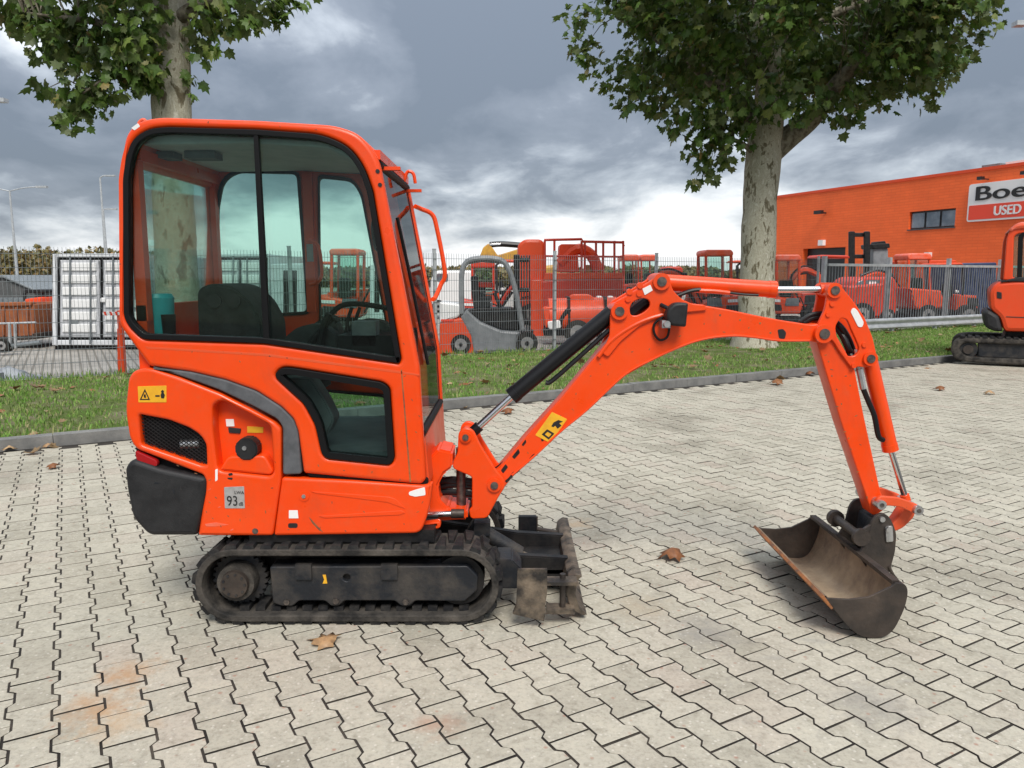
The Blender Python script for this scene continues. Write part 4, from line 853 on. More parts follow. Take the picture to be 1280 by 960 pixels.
for pts in ([(626,588),(632,580),(635,584),(629,592)],[(640,571),(648,561),(650,566),(643,574)],[(652,556),(657,549),(658,553),(654,558)],[(633,604),(640,597),(645,589),(641,590),(636,597),(631,601)],[(658,580),(668,571),(672,566),(666,568),(661,574)],[(644,590),(651,584),(650,588),(646,592)],[(676,548),(679,547),(680,551),(677,552)]): XP('chipped_patch', [pts], Y_B-0.0012, 0.003, 'dark_steel', boom, r=1.2, bev=0.0004)
for i_, (px, py) in enumerate(((950,404),(925,400),(963,416),(1002,412),(1018,415),(900,394))): XP('chipped_patch', [[(px-1,py-1),(px+1.6,py-1.4),(px+1,py+1.6),(px-1,py+1)]], Y_B-0.0012, 0.003, 'rust_edge', boom, r=.6, bev=0.0004)
wl = XP('warning_label', [[(669,544),(690,515),(709,524),(688,554)]], Y_B-0.002, 0.004, 'yellow_sticker', boom, r=1, bev=0.0005)
XP('warning_triangle', [[(677,543),(684,536.5),(693,542),(686,549.5)], [(681,543),(684.5,539.6),(689.5,542.6),(686,546.6)]], Y_B-0.003, 0.002, 'ink', wl, r=0.8, bev=0.0003)
XP('warning_symbol', [[(689,533),(692,528),(698,525),(704,527),(699,529),(702,532),(697,536),(694,532),(692,534)]], Y_B-0.003, 0.002, 'ink', wl, r=0.6, bev=0.0003)
BX().tube(spline([PW(778,402,YC), PW(798,384,YC), PW(824,366,YC)], 4), 0.028).done('hydraulic_hose', MAT['hose'], boom)
scuffs(boom, Y_B, [(700,520),(716,512),(738,470),(760,468),(790,440),(812,436),(850,420),(880,405),(905,415),(936,410),(680,540),(660,566),(720,492),(750,455)], 'rust_edge', 1.1)
# boom lamp
la_ = PW(846, 392, Y_B-0.10); LY = Y_B-0.10
lamp = XP('boom_lamp', [[(833,399,5),(834,388,8),(843,379,9),(852,378,5),(861,379,3),(858,409,3),(838,407,5)]], LY, 0.075, 'black_plastic', boom, bev=0.012, res=2)
c_ = PW(834, 405, LY); BX().cyl((c_.x, LY-0.005, c_.z), (c_.x, Y_B+0.01, c_.z), 0.015, seg=12).done('lamp_bolt', MAT['zinc'], lamp); BX().box(c_.x-0.02, c_.x+0.02, LY+0.02, Y_B, c_.z-0.02, c_.z+0.015, bev=0.004).done('lamp_bracket', MAT['zinc'], lamp)
BX().tube(spline([PW(826,381,Y_B-0.02), PW(836,386,Y_B-0.05), PW(848,392,Y_B-0.06)], 4), 0.010).done('lamp_lead', MAT['hose'], boom)
BX().tube(spline([PW(829,396,Y_B-0.02), PW(818,405,Y_B-0.015), PW(818,417,Y_B-0.015), PW(825,425,Y_B-0.015), PW(834,421,Y_B-0.02), PW(837,408,Y_B-0.03)], 5), 0.006).done('lamp_cable', MAT['hose'], boom)
# hydraulic cylinders
def cyl_assembly(name, a, b_, m_, r1, r2, mt, Y, parent=ex):
    pa_, pm_, pb_ = PW(*a, Y), PW(*m_, Y), PW(*b_, Y)
    c = BX().cyl(pa_, pm_, r1, seg=26, bev=0.006).done(name, MAT[mt], parent)
    BX().cyl(pm_, pm_+(pb_-pm_)*0.97, r2, seg=18).done('piston_rod', MAT['chrome'], c)
    BX().cyl(pb_-(pb_-pm_).normalized()*0.05, pb_, r2*1.5, seg=14, bev=0.004).done('rod_eye', MAT[mt], c)
    dv = (pm_-pa_).normalized(); BX().cyl(pm_-dv*0.03, pm_+dv*0.004, r1*1.06, seg=26, bev=0.003).done('gland_nut', MAT[mt], c)
    return c
YM = YC-0.02
bcy = cyl_assembly('boom_cylinder', (765,391), (590,541), (640,495), 0.040, 0.018, 'hose', YM)
ridge([(762,412),(722,448),(690,476),(682,478)], YM-0.03, 0.012, 'hose', bcy, 'oil_pipe')
acy = cyl_assembly('arm_cylinder', (832,353), (1038,362), (968,362), 0.039, 0.016, 'orange', YC-0.01)
ridge([(846,370),(856,366),(866,363),(876,362)], Y_B+0.01, 0.010, 'hose', acy, 'oil_pipe'); ridge([(874,363),(895,364),(912,366)], Y_B+0.01, 0.010, 'orange', acy, 'oil_pipe'); ridge([(912,366),(930,368),(948,369)], Y_B+0.02, 0.006, 'hose', acy, 'oil_pipe')
for pts in ([(1004,404),(1016,398),(1030,398),(1040,404)], [(1000,403),(1014,394),(1032,393),(1043,403)]): BX().tube(spline([PW(px, py, YC+0.02) for px, py in pts], 5), 0.013).done('hydraulic_hose', MAT['hose'], boom)
for dz_ in (0, 4): BX().tube(spline([PW(590,596+dz_,YC), PW(604,592+dz_,YC), PW(618,588+dz_,YC), PW(634,576+dz_,YC)], 5), 0.012).done('hydraulic_hose', MAT['hose'], boom)
# ---------- arm
Y_A = 3.665; AW = 0.11
ARM = [(1010,418),(1029,404),(1046,420),(1062,448),(1068,459),(1080,520),(1102,618,3),(1110,628,8),(1104,640,8),(1092,645,4),(1087,640),(1052,530),(1022,429)]
arm = XP('arm', [[(1020,424),(1029,404),(1046,420),(1062,448),(1068,459),(1080,520),(1101,616,3),(1110,630,8),(1103,640,8),(1091,645,4),(1052,530)]], Y_A, AW, 'orange', bev=0.006, res=2)
HEAD = [(1033,359,6),(1041,353,8),(1051,357,8),(1068,378),(1081,397),(1091,422),(1096,444,8),(1094,455,8),(1083,460,6),(1072,458),(1066,462),(1050,440),(1041,425,6),(1025,416),(1022,407),(1026,398),(1031,388),(1034,372)]
HH = [(1051,397,4),(1059,399,5),(1064,411),(1070,424),(1075,436,5),(1070,445,5),(1060,446,5),(1052,436),(1046,421),(1044,408,5)]
for y_ in (Y_A-0.016, Y_A+AW-0.006):
    XP('arm_head_plate', [HEAD, HH], Y_A-0.016, 0.022, 'orange', arm, y0=y_, bev=0.004, res=2)
for px, py, r_ in ((1042.5,363,0.036), (1087,448,0.034)):
    c_ = PW(px, py, Y_A-0.016); BX().cyl((c_.x, Y_A-0.03, c_.z), (c_.x, Y_A+AW+0.03, c_.z), r_, seg=22, bev=0.008).done('boss', MAT['orange'], arm); BX().cyl((c_.x, Y_A-0.036, c_.z), (c_.x, Y_A+AW+0.036, c_.z), r_*0.58, seg=16, bev=0.003).done('pin', MAT['pin_steel'], arm)
for px, py in ((1040,380),(1035,393),(1080,431),(1067,457)):
    c_ = PW(px, py, Y_A-0.016); BX().cyl((c_.x, Y_A-0.024, c_.z), (c_.x, Y_A, c_.z), 0.012, 0.014, seg=14, bev=0.004).done('rivet', MAT['orange'], arm)
XP('sticker', [[(1063,389,5),(1067,384,5),(1072,388,5),(1080,403,5),(1078,409,5),(1073,409,5)]], Y_A-0.019, 0.003, 'white_sticker', arm, r=5, bev=0.0005)
for pts in ([(1040,404),(1048,412),(1056,424),(1062,438),(1068,448)], [(1044,402),(1054,412),(1062,426),(1067,440),(1070,450)], [(1036,400),(1050,416),(1058,432),(1064,446)]):
    BX().tube(spline([PW(px, py, YC+random.uniform(-0.03, 0.03)) for px, py in pts], 5), 0.014).done('hydraulic_hose', MAT['hose'], arm)
BX().cyl(PW(1070,437,Y_A+0.01), PW(1073,461,Y_A+0.01), 0.010, seg=10).done('hose_fitting', MAT['zinc'], arm); BX().cyl(PW(1074,461,Y_A+0.01), PW(1079,486,Y_A+0.01), 0.016, seg=8).done('hose_fitting', MAT['zinc'], arm)
BX().tube(spline([PW(1079,486,Y_A+0.01), PW(1086,503,Y_A+0.01), PW(1093,520,Y_A+0.01), PW(1098,545,Y_A+0.01), PW(1104,550,Y_A+0.02)], 4), 0.013).done('hydraulic_hose', MAT['hose'], arm)
for px, py in ((1040,470),(1046,487),(1052,505),(1036,452),(1063,482),(1044,436),(1061,548)): XP('chipped_patch', [[(px-0.8,py-1.4),(px+0.9,py-0.7),(px+0.4,py+1.5),(px-0.8,py+0.6)]], Y_A-0.001, 0.003, 'rust_edge', arm, r=.5, bev=0.0004)
scuffs(arm, Y_A, [(1046,508),(1056,540),(1064,562),(1072,590),(1084,622),(1090,600),(1070,520),(1058,470),(1076,556),(1094,626),(1040,462),(1032,444)], 'rust_edge', 1.2)
bkc = cyl_assembly('bucket_cylinder', (1087,450), (1134,630), (1113,562), 0.036, 0.015, 'orange', YC)
# bucket linkage
for y_ in (Y_A-0.045, Y_A+AW+0.020):
    XP('bucket_link', [[(1094,627,6),(1100,620,6),(1110,621),(1124,622,10),(1140,628),(1148,631,6),(1152,637,6),(1147,643,6),(1140,641),(1126,634),(1108,632),(1100,639,6)]], Y_A-0.045, 0.024, 'orange_worn', y0=y_, bev=0.005, res=2)
XP('tilt_link', [[(1136,634,6),(1148,634,6),(1146,648),(1132,662,10),(1120,667,6),(1114,660,6),(1124,650),(1130,640)]], Y_A, AW-0.04, 'orange_worn', y0=Y_A+0.02, bev=0.008, res=2)
for px, py in ((1100,630), (1146,637)):
    c_ = PW(px, py, Y_A-0.045); col_ = BX().cyl((c_.x, Y_A-0.066, c_.z), (c_.x, Y_A+AW+0.066, c_.z), 0.023, seg=20, bev=0.004).done('pin_collar', MAT['zinc'], ex); BX().cyl((c_.x, Y_A-0.069, c_.z), (c_.x, Y_A-0.05, c_.z), 0.011, seg=14).done('pin', MAT['pin_steel'], col_)
# ---------- bucket
K0, K1 = 3.24, 4.18
def kz(px, py): q = PW(px, py, K0); return (q.x, q.z)
shell = [kz(*p) for p in ((1030,748),(1040,760),(1053,777),(1066,790),(1080,797),(1101,797),(1114,789),(1123,774),(1130,757),(1133,740),(1129,731),(1118,729))]
shell = [(p.x, p.y) for p in spline([Vector(p) for p in shell], 3)]
zmin = min(z for x, z in shell); shell = [(x, z-zmin+0.004) for x, z in shell]
def offs(pts, d_):
    o = []
    for i in range(len(pts)):
        a_, b_ = Vector(pts[max(i-1, 0)]), Vector(pts[min(i+1, len(pts)-1)]); t_ = (b_-a_).normalized(); o.append((pts[i][0]-t_.y*d_, pts[i][1]+t_.x*d_))
    return o
inn = offs(shell, 0.010)
bk_ = B(EX)
for i in range(len(shell)-1): bk_.quad((shell[i][0],K0,shell[i][1]), (shell[i+1][0],K0,shell[i+1][1]), (shell[i+1][0],K1,shell[i+1][1]), (shell[i][0],K1,shell[i][1]))
bmesh.ops.remove_doubles(bk_.bm, verts=bk_.bm.verts, dist=1e-5); bmesh.ops.recalc_face_normals(bk_.bm, faces=bk_.bm.faces)
bucket = bk_.done('bucket', MAT['bucket_outer'], ex)
bi_ = B(EX)
for i in range(len(inn)-1): bi_.quad((inn[i][0],K0,inn[i][1]), (inn[i+1][0],K0,inn[i+1][1]), (inn[i+1][0],K1,inn[i+1][1]), (inn[i][0],K1,inn[i][1]))
for e_ in (0, -1): bi_.quad((inn[e_][0],K0,inn[e_][1]), (shell[e_][0],K0,shell[e_][1]), (shell[e_][0],K1,shell[e_][1]), (inn[e_][0],K1,inn[e_][1]))
bmesh.ops.remove_doubles(bi_.bm, verts=bi_.bm.verts, dist=1e-5)
bi_.done('bucket_lining', MAT['bucket_inner'], bucket, 50)
sidep = shell+[(kz(1113,732)[0], kz(1113,732)[1]), kz(1085,745), kz(1060,748)]
for y_ in (K0-0.012, K1): plate('bucket_cheek', [sidep], y_, y_+0.012, MAT['bucket_outer'], bucket, EX, 0.002)
t0, t1 = Vector(shell[0]), Vector(shell[2]); dv = (t1-t0).normalized(); nn = Vector((-dv.y, dv.x))
ce = [t0-dv*0.016-nn*0.012, t0+dv*0.06-nn*0.012, t0+dv*0.06-nn*0.001, t0-dv*0.016+nn*0.003]
plate('cutting_edge', [[(p.x, p.y) for p in ce]], K0-0.014, K1+0.014, MAT['rust_edge'], bucket, EX, 0.002)
tb = Vector(shell[-1]); BX().box(tb.x-0.012, tb.x+0.02, K0, K1, tb.y-0.012, tb.y+0.006, bev=0.004).done('top_bar', MAT['bucket_outer'], bucket)
EAR = [(1073,694),(1084,676),(1090,652,6),(1096,644,6),(1104,641,8),(1112,646,8),(1117,656),(1121,668,6),(1119,690),(1112,716),(1108,730),(1085,712)]
for y_ in (3.60, 3.85):
    ear = XP('bucket_ear', [EAR], 3.60, 0.018, 'bucket_outer', bucket, y0=y_, bev=0.003)
cn = PW(1077, 672, 3.58)
BX().cyl((cn.x, 3.575, cn.z), (cn.x, 3.60, cn.z), 0.042, seg=20, bev=0.006).done('hook_boss', MAT['bucket_outer'], bucket); BX().cyl((cn.x, 3.868, cn.z), (cn.x, 3.90, cn.z), 0.042, seg=20, bev=0.006).done('hook_boss', MAT['bucket_outer'], bucket)
BX().cyl((cn.x, 3.60, cn.z), (cn.x, 3.87, cn.z), 0.022, seg=18).done('cross_bar', MAT['bucket_outer'], bucket)
XP('hook_web', [[(1076,664),(1090,655),(1094,672),(1084,690),(1074,680)]], 3.60, 0.018, 'bucket_outer', bucket, y0=3.602, bev=0.003)
XP('coupler', [[(1094,650),(1112,650),(1117,668),(1112,700),(1088,700),(1090,672)]], 3.64, 0.19, 'frame_steel', bucket, y0=3.635, bev=0.01)
XP('locking_plate', [[(1107,659,3),(1116,657,3),(1117,677,2),(1108,678,2)]], 3.588, 0.012, 'zinc', bucket, bev=0.002); c_ = PW(1104, 650, 3.585); BX().cyl((c_.x, 3.588, c_.z), (c_.x, 3.602, c_.z), 0.013, seg=14, bev=0.002).done('ear_pin', MAT['zinc'], bucket)
c_ = PW(1111.5, 662, 3.58); BX().cyl((c_.x, 3.578, c_.z), (c_.x, 3.59, c_.z), 0.014, seg=6, bev=0.002).done('bolt', MAT['zinc'], bucket)
BX().tube(spline([PW(1111,708,3.60), PW(1116,718,3.60), PW(1122,726,3.62), PW(1125,733,3.66)], 4), 0.008).done('lift_chain', MAT['bucket_outer'], bucket)
# things lying inside the cab
jb = PW(200, 414, 3.58)
jug = B((jb.x, 3.58, 1.30)); jug.cyl((jb.x, 3.58, 1.30), (jb.x, 3.58, PW(200,372,3.58).z), 0.062, 0.070, seg=28, bev=0.006)
je = empty('washer_bottle', (jb.x, 3.58, 1.30)); tag(je, 'teal plastic bottle standing on the shelf behind the cab seat', 'bottle')
jug.done('bottle_body', MAT['teal_plastic'], je)
zt_ = PW(200,372,3.58).z; B((jb.x, 3.58, 1.30)).cyl((jb.x, 3.58, zt_-0.004), (jb.x, 3.58, zt_+0.018), 0.070, 0.060, seg=28, bev=0.006).done('bottle_shoulder', MAT['teal_plastic'], je)
jc = PW(211, 404, 3.53); cp = B((jc.x, 3.53, 1.30)); cp.cyl((jc.x, 3.53, 1.30), (jc.x, 3.53, jc.z+0.04), 0.026, 0.032, seg=18, bev=0.004)
tag(cp.done('cup', MAT['rubber_seal'], None), 'small black cup beside the teal bottle inside the cab', 'cup'); bpy.data.objects['cup'].location = (jc.x, 3.53, 1.30)

# ============================================================ FENCES
FD = R(30)
def FN(s_, z=0.0, back=0.0):           # a point along the fence line
    return Vector((-3.0, 13.9, 0))+UB*s_+UA*back+Vector((0, 0, z))
S0, S1, SP, FHT = -9.2, 12.65, 2.73, 2.03
fence = empty('mesh_fence', FN(0)); fence.rotation_euler = (0, 0, FD); tag(fence, 'grey welded wire mesh fence with posts behind the grass verge', 'fence')
pmb = B(); pmb.box(-0.03, 0.03, -0.02, 0.02, -0.1, 2.10, bev=0.004); pmb.box(-0.034, 0.034, -0.024, 0.024, 2.10, 2.115, bev=0.003)
post_me = bpy.data.meshes.new('fence_post'); pmb.bm.to_mesh(post_me); pmb.bm.free(); post_me.materials.append(MAT['galv'])
pb_ = B()
for k in range(int(SP/0.0525)): x = 0.03+k*0.0525; pb_.box(x-0.0026, x+0.0026, -0.0026, 0.0026, 0.06, FHT)
for k in range(10):
    for y_ in (-0.006, 0.006): pb_.box(0.0, SP, y_-0.003, y_+0.003, 0.08+k*0.205, 0.087+k*0.205)
mesh_me = bpy.data.meshes.new('wire_panel'); pb_.bm.to_mesh(mesh_me); pb_.bm.free(); mesh_me.materials.append(MAT['galv_dark'])
k = -4
while 1.76+k*SP < S1+0.2:
    s_ = 1.76+k*SP
    o = bpy.data.objects.new('fence_post', post_me); COL.objects.link(o); o.parent = fence; o.location = (s_+(0.42 if k == -2 else 0.0), 0, 0)
    if s_+SP < S1+0.3:
        o = bpy.data.objects.new('wire_panel', mesh_me); COL.objects.link(o); o.parent = fence; o.location = (s_, -0.03, 0); o['kind'] = 'stuff'
    k += 1
# barred sliding gate on the right
gate = empty('bar_gate', FN(0)); gate.rotation_euler = (0, 0, FD); tag(gate, 'grey sliding gate of upright bars behind the guard rail', 'gate')
g0, g1 = 13.05, 25.5
B().box(g0, g1, -0.03, 0.03, 1.86, 1.93, bev=0.006).done('top_rail', MAT['galv'], gate); B().box(g0, g1, -0.04, 0.04, 0.12, 0.24, bev=0.006).done('bottom_rail', MAT['galv'], gate)
bme = B(); bme.box(-0.010, 0.010, -0.010, 0.010, 0.24, 1.86); bar_me = bpy.data.meshes.new('bar'); bme.bm.to_mesh(bar_me); bme.bm.free(); bar_me.materials.append(MAT['galv_dark'])
x = g0+0.08
while x < g1:
    o = bpy.data.objects.new('bar', bar_me); COL.objects.link(o); o.parent = gate; o.location = (x, 0, 0); x += 0.118
pm3 = B(); pm3.box(-0.05, 0.05, -0.05, 0.05, -0.1, 2.12, bev=0.006); gp_me = bpy.data.meshes.new('gate_post'); pm3.bm.to_mesh(gp_me); pm3.bm.free(); gp_me.materials.append(MAT['galv'])
for s_ in (13.0, 15.75, 18.6, 21.4, 24.2):
    o = bpy.data.objects.new('gate_post', gp_me); COL.objects.link(o); o.parent = gate; o.location = (s_, 0.07, 0)
# guard rail in front of the gate
gr = empty('guard_rail', FN(0)); gr.rotation_euler = (0, 0, FD); tag(gr, 'galvanised steel guard rail along the grass in front of the bar gate', 'guard rail')
wprof = [(0.0, 0.17), (-0.055, 0.20), (-0.055, 0.25), (0.0, 0.29), (0.0, 0.33), (-0.055, 0.37), (-0.055, 0.42), (0.0, 0.455)]
gb2 = B(); xa, xb_ = 12.9, 27.0
for i in range(len(wprof)-1):
    (y0, z0), (y1, z1) = wprof[i], wprof[i+1]; gb2.quad((xa, y0-0.42, z0), (xb_, y0-0.42, z0), (xb_, y1-0.42, z1), (xa, y1-0.42, z1))
bmesh.ops.remove_doubles(gb2.bm, verts=gb2.bm.verts, dist=1e-5); bmesh.ops.solidify(gb2.bm, geom=gb2.bm.faces[:], thickness=0.006)
gb2.done('rail_beam', MAT['galv'], gr, 60)
for s_ in (13.4, 15.4, 17.4, 19.4, 21.4, 23.4): B().box(s_-0.05, s_+0.05, -0.41, -0.33, -0.05, 0.42, bev=0.004).done('rail_post', MAT['galv'], gr)

# ============================================================ BUILDING
bA, bB = Vector((18.6, 53.0, 0)), Vector((29.0, 28.0, 0)); wd_ = (bB-bA).normalized(); bn = Vector((wd_.y, -wd_.x, 0))
if bn.x > 0: bn = -bn
yaw_b = math.atan2(wd_.y, wd_.x); BLEN = (bB-bA).length
bld = empty('warehouse', bA); bld.rotation_euler = (0, 0, yaw_b)      # local +x runs towards the camera, local +y into the building
tag(bld, 'bright orange brick-clad warehouse behind the fence on the right', 'building')
m = bpy.data.materials.new('orange_brick'); m.use_nodes = True; t = m.node_tree; b = t.nodes['Principled BSDF']; l = t.links.new
tcn = N(t, 'ShaderNodeTexCoord'); mpb = N(t, 'ShaderNodeMapping'); l(tcn.outputs['Object'], mpb.inputs[0]); mpb.inputs['Rotation'].default_value = (R(90), 0, 0)
bk = N(t, 'ShaderNodeTexBrick'); l(mpb.outputs[0], bk.inputs[0]); bk.inputs['Scale'].default_value = 1.0; bk.inputs['Brick Width'].default_value = 0.62; bk.inputs['Row Height'].default_value = 0.155; bk.inputs['Mortar Size'].default_value = 0.014; bk.inputs['Mortar Smooth'].default_value = 0.2
bk.inputs['Color1'].default_value = (0.95, 0.150, 0.028, 1); bk.inputs['Color2'].default_value = (0.90, 0.135, 0.024, 1); bk.inputs['Mortar'].default_value = (0.82, 0.115, 0.021, 1)
l(mixc(t, 1.0, bk.outputs[0], ramp(t, noise_n(t, tcn.outputs['Object'], 0.5, 4), ((0.3, (0.88, 0.88, 0.88)), (0.7, (1.05, 1.05, 1.05)))), 'MULTIPLY'), b.inputs['Base Color']); b.inputs['Roughness'].default_value = 0.65
bp = N(t, 'ShaderNodeBump'); bp.inputs['Strength'].default_value = 0.4; bp.inputs['Distance'].default_value = 0.02; l(bk.outputs['Fac'], bp.inputs['Height']); bp.invert = True; l(bp.outputs[0], b.inputs['Normal']); MAT['orange_brick'] = m
def wall_hit(px, py):
    """where the line of sight meets the warehouse front, in its own coordinates (x along, z up)"""
    a_, b2 = (px-640)/FPX, (480-py)/FPX
    d_ = Vector((a_, math.cos(PITCH)+b2*math.sin(PITCH), -math.sin(PITCH)+b2*math.cos(PITCH))); o_ = Vector((0, 0, CAM_H))
    t_ = (bA-o_).dot(bn)/d_.dot(bn); p = o_+d_*t_; return (p-bA).dot(wd_), p.z
sgn = -1 if (Vector((-wd_.y, wd_.x, 0)).dot(bn) > 0) else 1      # local +y sign that points into the building
HB = wall_hit(1150, 224)[1]
def bbox(name, x0, x1, y0, y1, z0, z1, mat, parent=bld, bev=0.0):
    ys = sorted((y0*sgn, y1*sgn)); return B().box(x0, x1, ys[0], ys[1], z0, z1, bev=bev).done(name, MAT[mat], parent)
xd0, zd1 = wall_hit(1004, 311); xd1, _ = wall_hit(1057, 309)
xw0, zw1 = wall_hit(1137, 265); xw1, _ = wall_hit(1195, 260); zw0 = wall_hit(1137, 287)[1]
# front wall in pieces around the openings
bbox('wall', -2.0, xd0, 0, 14, -0.1, HB, 'orange_brick'); bbox('wall', xd0, xd1, 0, 14, zd1, HB-0.0, 'orange_brick')
bbox('wall', xd1, xw0, 0, 14, -0.1, HB, 'orange_brick'); bbox('wall', xw0, xw1, 0, 14, -0.1, zw0, 'orange_brick'); bbox('wall', xw0, xw1, 0, 14, zw1, HB, 'orange_brick'); bbox('wall', xw1, BLEN+6, 0, 14, -0.1, HB, 'orange_brick')
bbox('roller_door', xd0, xd1, 0.4, 0.5, -0.05, zd1, 'door_dark')
wn = bbox('window', xw0, xw1, 0.18, 0.22, zw0, zw1, 'door_dark')
m = pm('office_glass', (0.16, 0.19, 0.22), (0.30, 0.33, 0.36), 0.8, 0.06, metal=0.6)
for k in range(3):
    wdt = (xw1-xw0)/3; bbox('window_pane', xw0+k*wdt+0.07, xw0+(k+1)*wdt-0.07, 0.13, 0.17, zw0+0.08, zw1-0.10, 'office_glass', wn)
bbox('window_sill', xw0-0.05, xw1+0.05, -0.06, 0.12, zw0-0.06, zw0-0.002, 'dark_wall', wn)
bbox('roof_trim', -2.06, BLEN+6, -0.06, 0.3, HB+0.002, HB+0.16, 'orange_far')
xr, zr = wall_hit(1258, 208); bbox('roof_unit', xr-0.9, xr+1.2, 1.2, 2.6, HB+0.0, HB+0.45, 'white_gloss'); bbox('roof_unit', xr-2.2, xr-1.2, 1.2, 2.2, HB, HB+0.45, 'galv_dark')
xc, zc2 = wall_hit(1032, 266); bbox('security_camera', xc-0.25, xc+0.35, -0.75, -0.5, zc2-0.1, zc2+0.12, 'door_dark', bev=0.04); bbox('camera_bracket', xc-0.05, xc+0.06, -0.5, 0.0, zc2-0.05, zc2+0.03, 'door_dark')
xl, zl = wall_hit(1029, 304); bbox('wall_lamp', xl-0.2, xl+0.2, -0.25, 0, zl-0.15, zl+0.2, 'white_gloss', bev=0.03); xl, zl = wall_hit(1162, 319); bbox('wall_lamp', xl-0.15, xl+0.15, -0.25, 0, zl-0.1, zl+0.15, 'white_gloss', bev=0.03)
# sign board
sg = empty('sign_board', bA); sg.rotation_euler = (0, 0, yaw_b); tag(sg, 'white and red company sign board mounted high on the orange warehouse', 'sign')
xs0, zs1 = wall_hit(1214, 231); _, zs0 = wall_hit(1214, 277.5); xs1 = xs0+9.0; _, zsm = wall_hit(1214, 257.5)
pm('sign_red', (0.78, 0.06, 0.025), None, rough=0.4)
def sgp(name, x0, x1, z0, z1, y0, y1, mat, r_=0.15):
    ys = sorted((y0*sgn, y1*sgn)); return plate(name, [rnd_poly([(x0, z0), (x1, z0), (x1, z1), (x0, z1)], r_)], ys[0], ys[1], MAT[mat], sg, bev=0.01)
sgp('board', xs0, xs1, zs0, zs1, -0.14, -0.02, 'white_gloss'); sgp('red_band', xs0+0.09, xs1-0.09, zs0+0.09, zsm, -0.16, -0.10, 'sign_red', 0.05)
hS = zs1-zsm
def wall_text(s_, x, z, size, mat, sx=1.0, bold=0.0):
    mt = Matrix.Translation((x, -0.165*sgn, z)) @ (Matrix.Rotation(R(90), 4, 'X') if sgn > 0 else Matrix.Rotation(R(90), 4, 'X'))
    for i_, dx in enumerate((-1, 0, 1)):
        o = text_mesh('lettering', s_, size, MAT[mat], sg, Matrix.Translation((dx*0.035*size, -0.006*i_*sgn, dx*0.008)) @ mt, 0.01, sx, 0.0)
    return o
wall_text('Boels', xs0+0.32, zsm+hS*0.22, hS*0.92, 'ink', 1.75); wall_text('USED EQUIPMENT', xs0+1.45, zs0+0.24, (zsm-zs0)*0.80, 'white_gloss', 0.9)
for dx in (0.8, 3.0, 5.5): bbox('sign_lamp', xs0+dx, xs0+dx+0.25, -0.7, -0.45, zs1+0.12, zs1+0.28, 'door_dark', sg); bbox('sign_lamp_arm', xs0+dx+0.1, xs0+dx+0.15, -0.5, 0, zs1+0.15, zs1+0.2, 'door_dark', sg)

# ============================================================ YARD MACHINES (built from their outlines at their own distance)
def root_at(name, px, Y, label, cat, group=None):
    q = PW(px, 480, Y); o = empty(name, (q.x, Y, 0)); tag(o, label, cat, group); return o
def YP(name, pts, Y, th, mat, root, y0=None, bev=0.02, r=2, parent=None, holes=()):
    org = Vector(root.location); a = Y if y0 is None else y0
    ob = plate(name, [rnd_poly(XZ(p, Y), r*Y/FPX) for p in (pts,)+tuple(holes)], a, a+th, MAT[mat], parent or root, org, bev, 1)
    return ob
def YT(name, pts, Y, r_, mat, root, parent=None, sm=True):
    return B(root.location).tube(spline([PW(px, py, Y) for px, py in pts], 4) if sm else [PW(px, py, Y) for px, py in pts], r_, seg=8).done(name, MAT[mat], parent or root)
def wheel(px, py, Y, rpx, wid, root, rim='rim_grey'):
    c_ = PW(px, py, Y); r_ = rpx*Y/FPX; c_.z = max(c_.z, r_-0.02)
    w_ = B(root.location).cyl((c_.x, Y, c_.z), (c_.x, Y+wid, c_.z), r_, seg=28, bev=r_*0.14).done('wheel', MAT['tyre'], root)
    B(root.location).cyl((c_.x, Y-0.012, c_.z), (c_.x, Y+0.05, c_.z), r_*0.60, r_*0.52, seg=20, bev=0.01).done('rim', MAT[rim], w_)
    B(root.location).cyl((c_.x, Y-0.03, c_.z), (c_.x, Y+0.05, c_.z), r_*0.2, seg=12, bev=0.006).done('hub', MAT['dark_steel'], w_); return w_
# --- grey and orange forklift
fk = root_at('forklift', 600, 16.4, 'grey forklift with orange rear and white band behind the mesh fence', 'forklift'); Yk = 16.0
YP('counterweight', [(549,402,6),(580,396,6),(590,412),(593,428),(592,444),(549,444)], Yk, 0.95, 'orange_far', fk, bev=0.05)
YP('white_band', [(549,377),(574,380),(579,388),(572,397),(549,404)], Yk-0.01, 0.96, 'white_gloss', fk, bev=0.04)
YP('chassis_side', [(575,396),(583,387),(600,402),(626,413),(650,415),(647,426),(646,440),(592,442),(588,420)], Yk-0.02, 0.99, 'lift_grey', fk, bev=0.05)
YT('overhead_guard', [(577,392),(577,345),(583,328),(598,323),(622,324),(634,333),(644,362),(653,412)], Yk+0.02, 0.055, 'lift_grey', fk); YT('overhead_guard', [(577,392),(577,345),(583,328),(598,323),(622,324),(634,333),(644,362),(653,412)], Yk+0.85, 0.05, 'lift_grey', fk)
YP('guard_roof', [(580,324,3),(600,321),(628,324),(634,330),(600,327),(582,330)], Yk+0.05, 0.82, 'lift_grey', fk)
for x_ in (596, 610, 622): YT('guard_bar', [(x_,325),(x_+1,327)], Yk+0.4, 0.04, 'dark_steel', fk)
YP('seat', [(590,372,3),(612,371,3),(613,384),(592,386)], Yk+0.25, 0.45, 'seat_cloth', fk); YP('seat_back', [(588,345,3),(596,345,3),(600,374),(590,374)], Yk+0.25, 0.45, 'seat_cloth', fk)
YP('cowl', [(582,388),(600,385),(640,385),(648,412),(625,411),(600,400)], Yk+0.06, 0.80, 'dark_steel', fk); YP('red_hood', [(592,352,2),(616,353,2),(617,360),(592,359)], Yk+0.5, 0.3, 'red_far', fk)
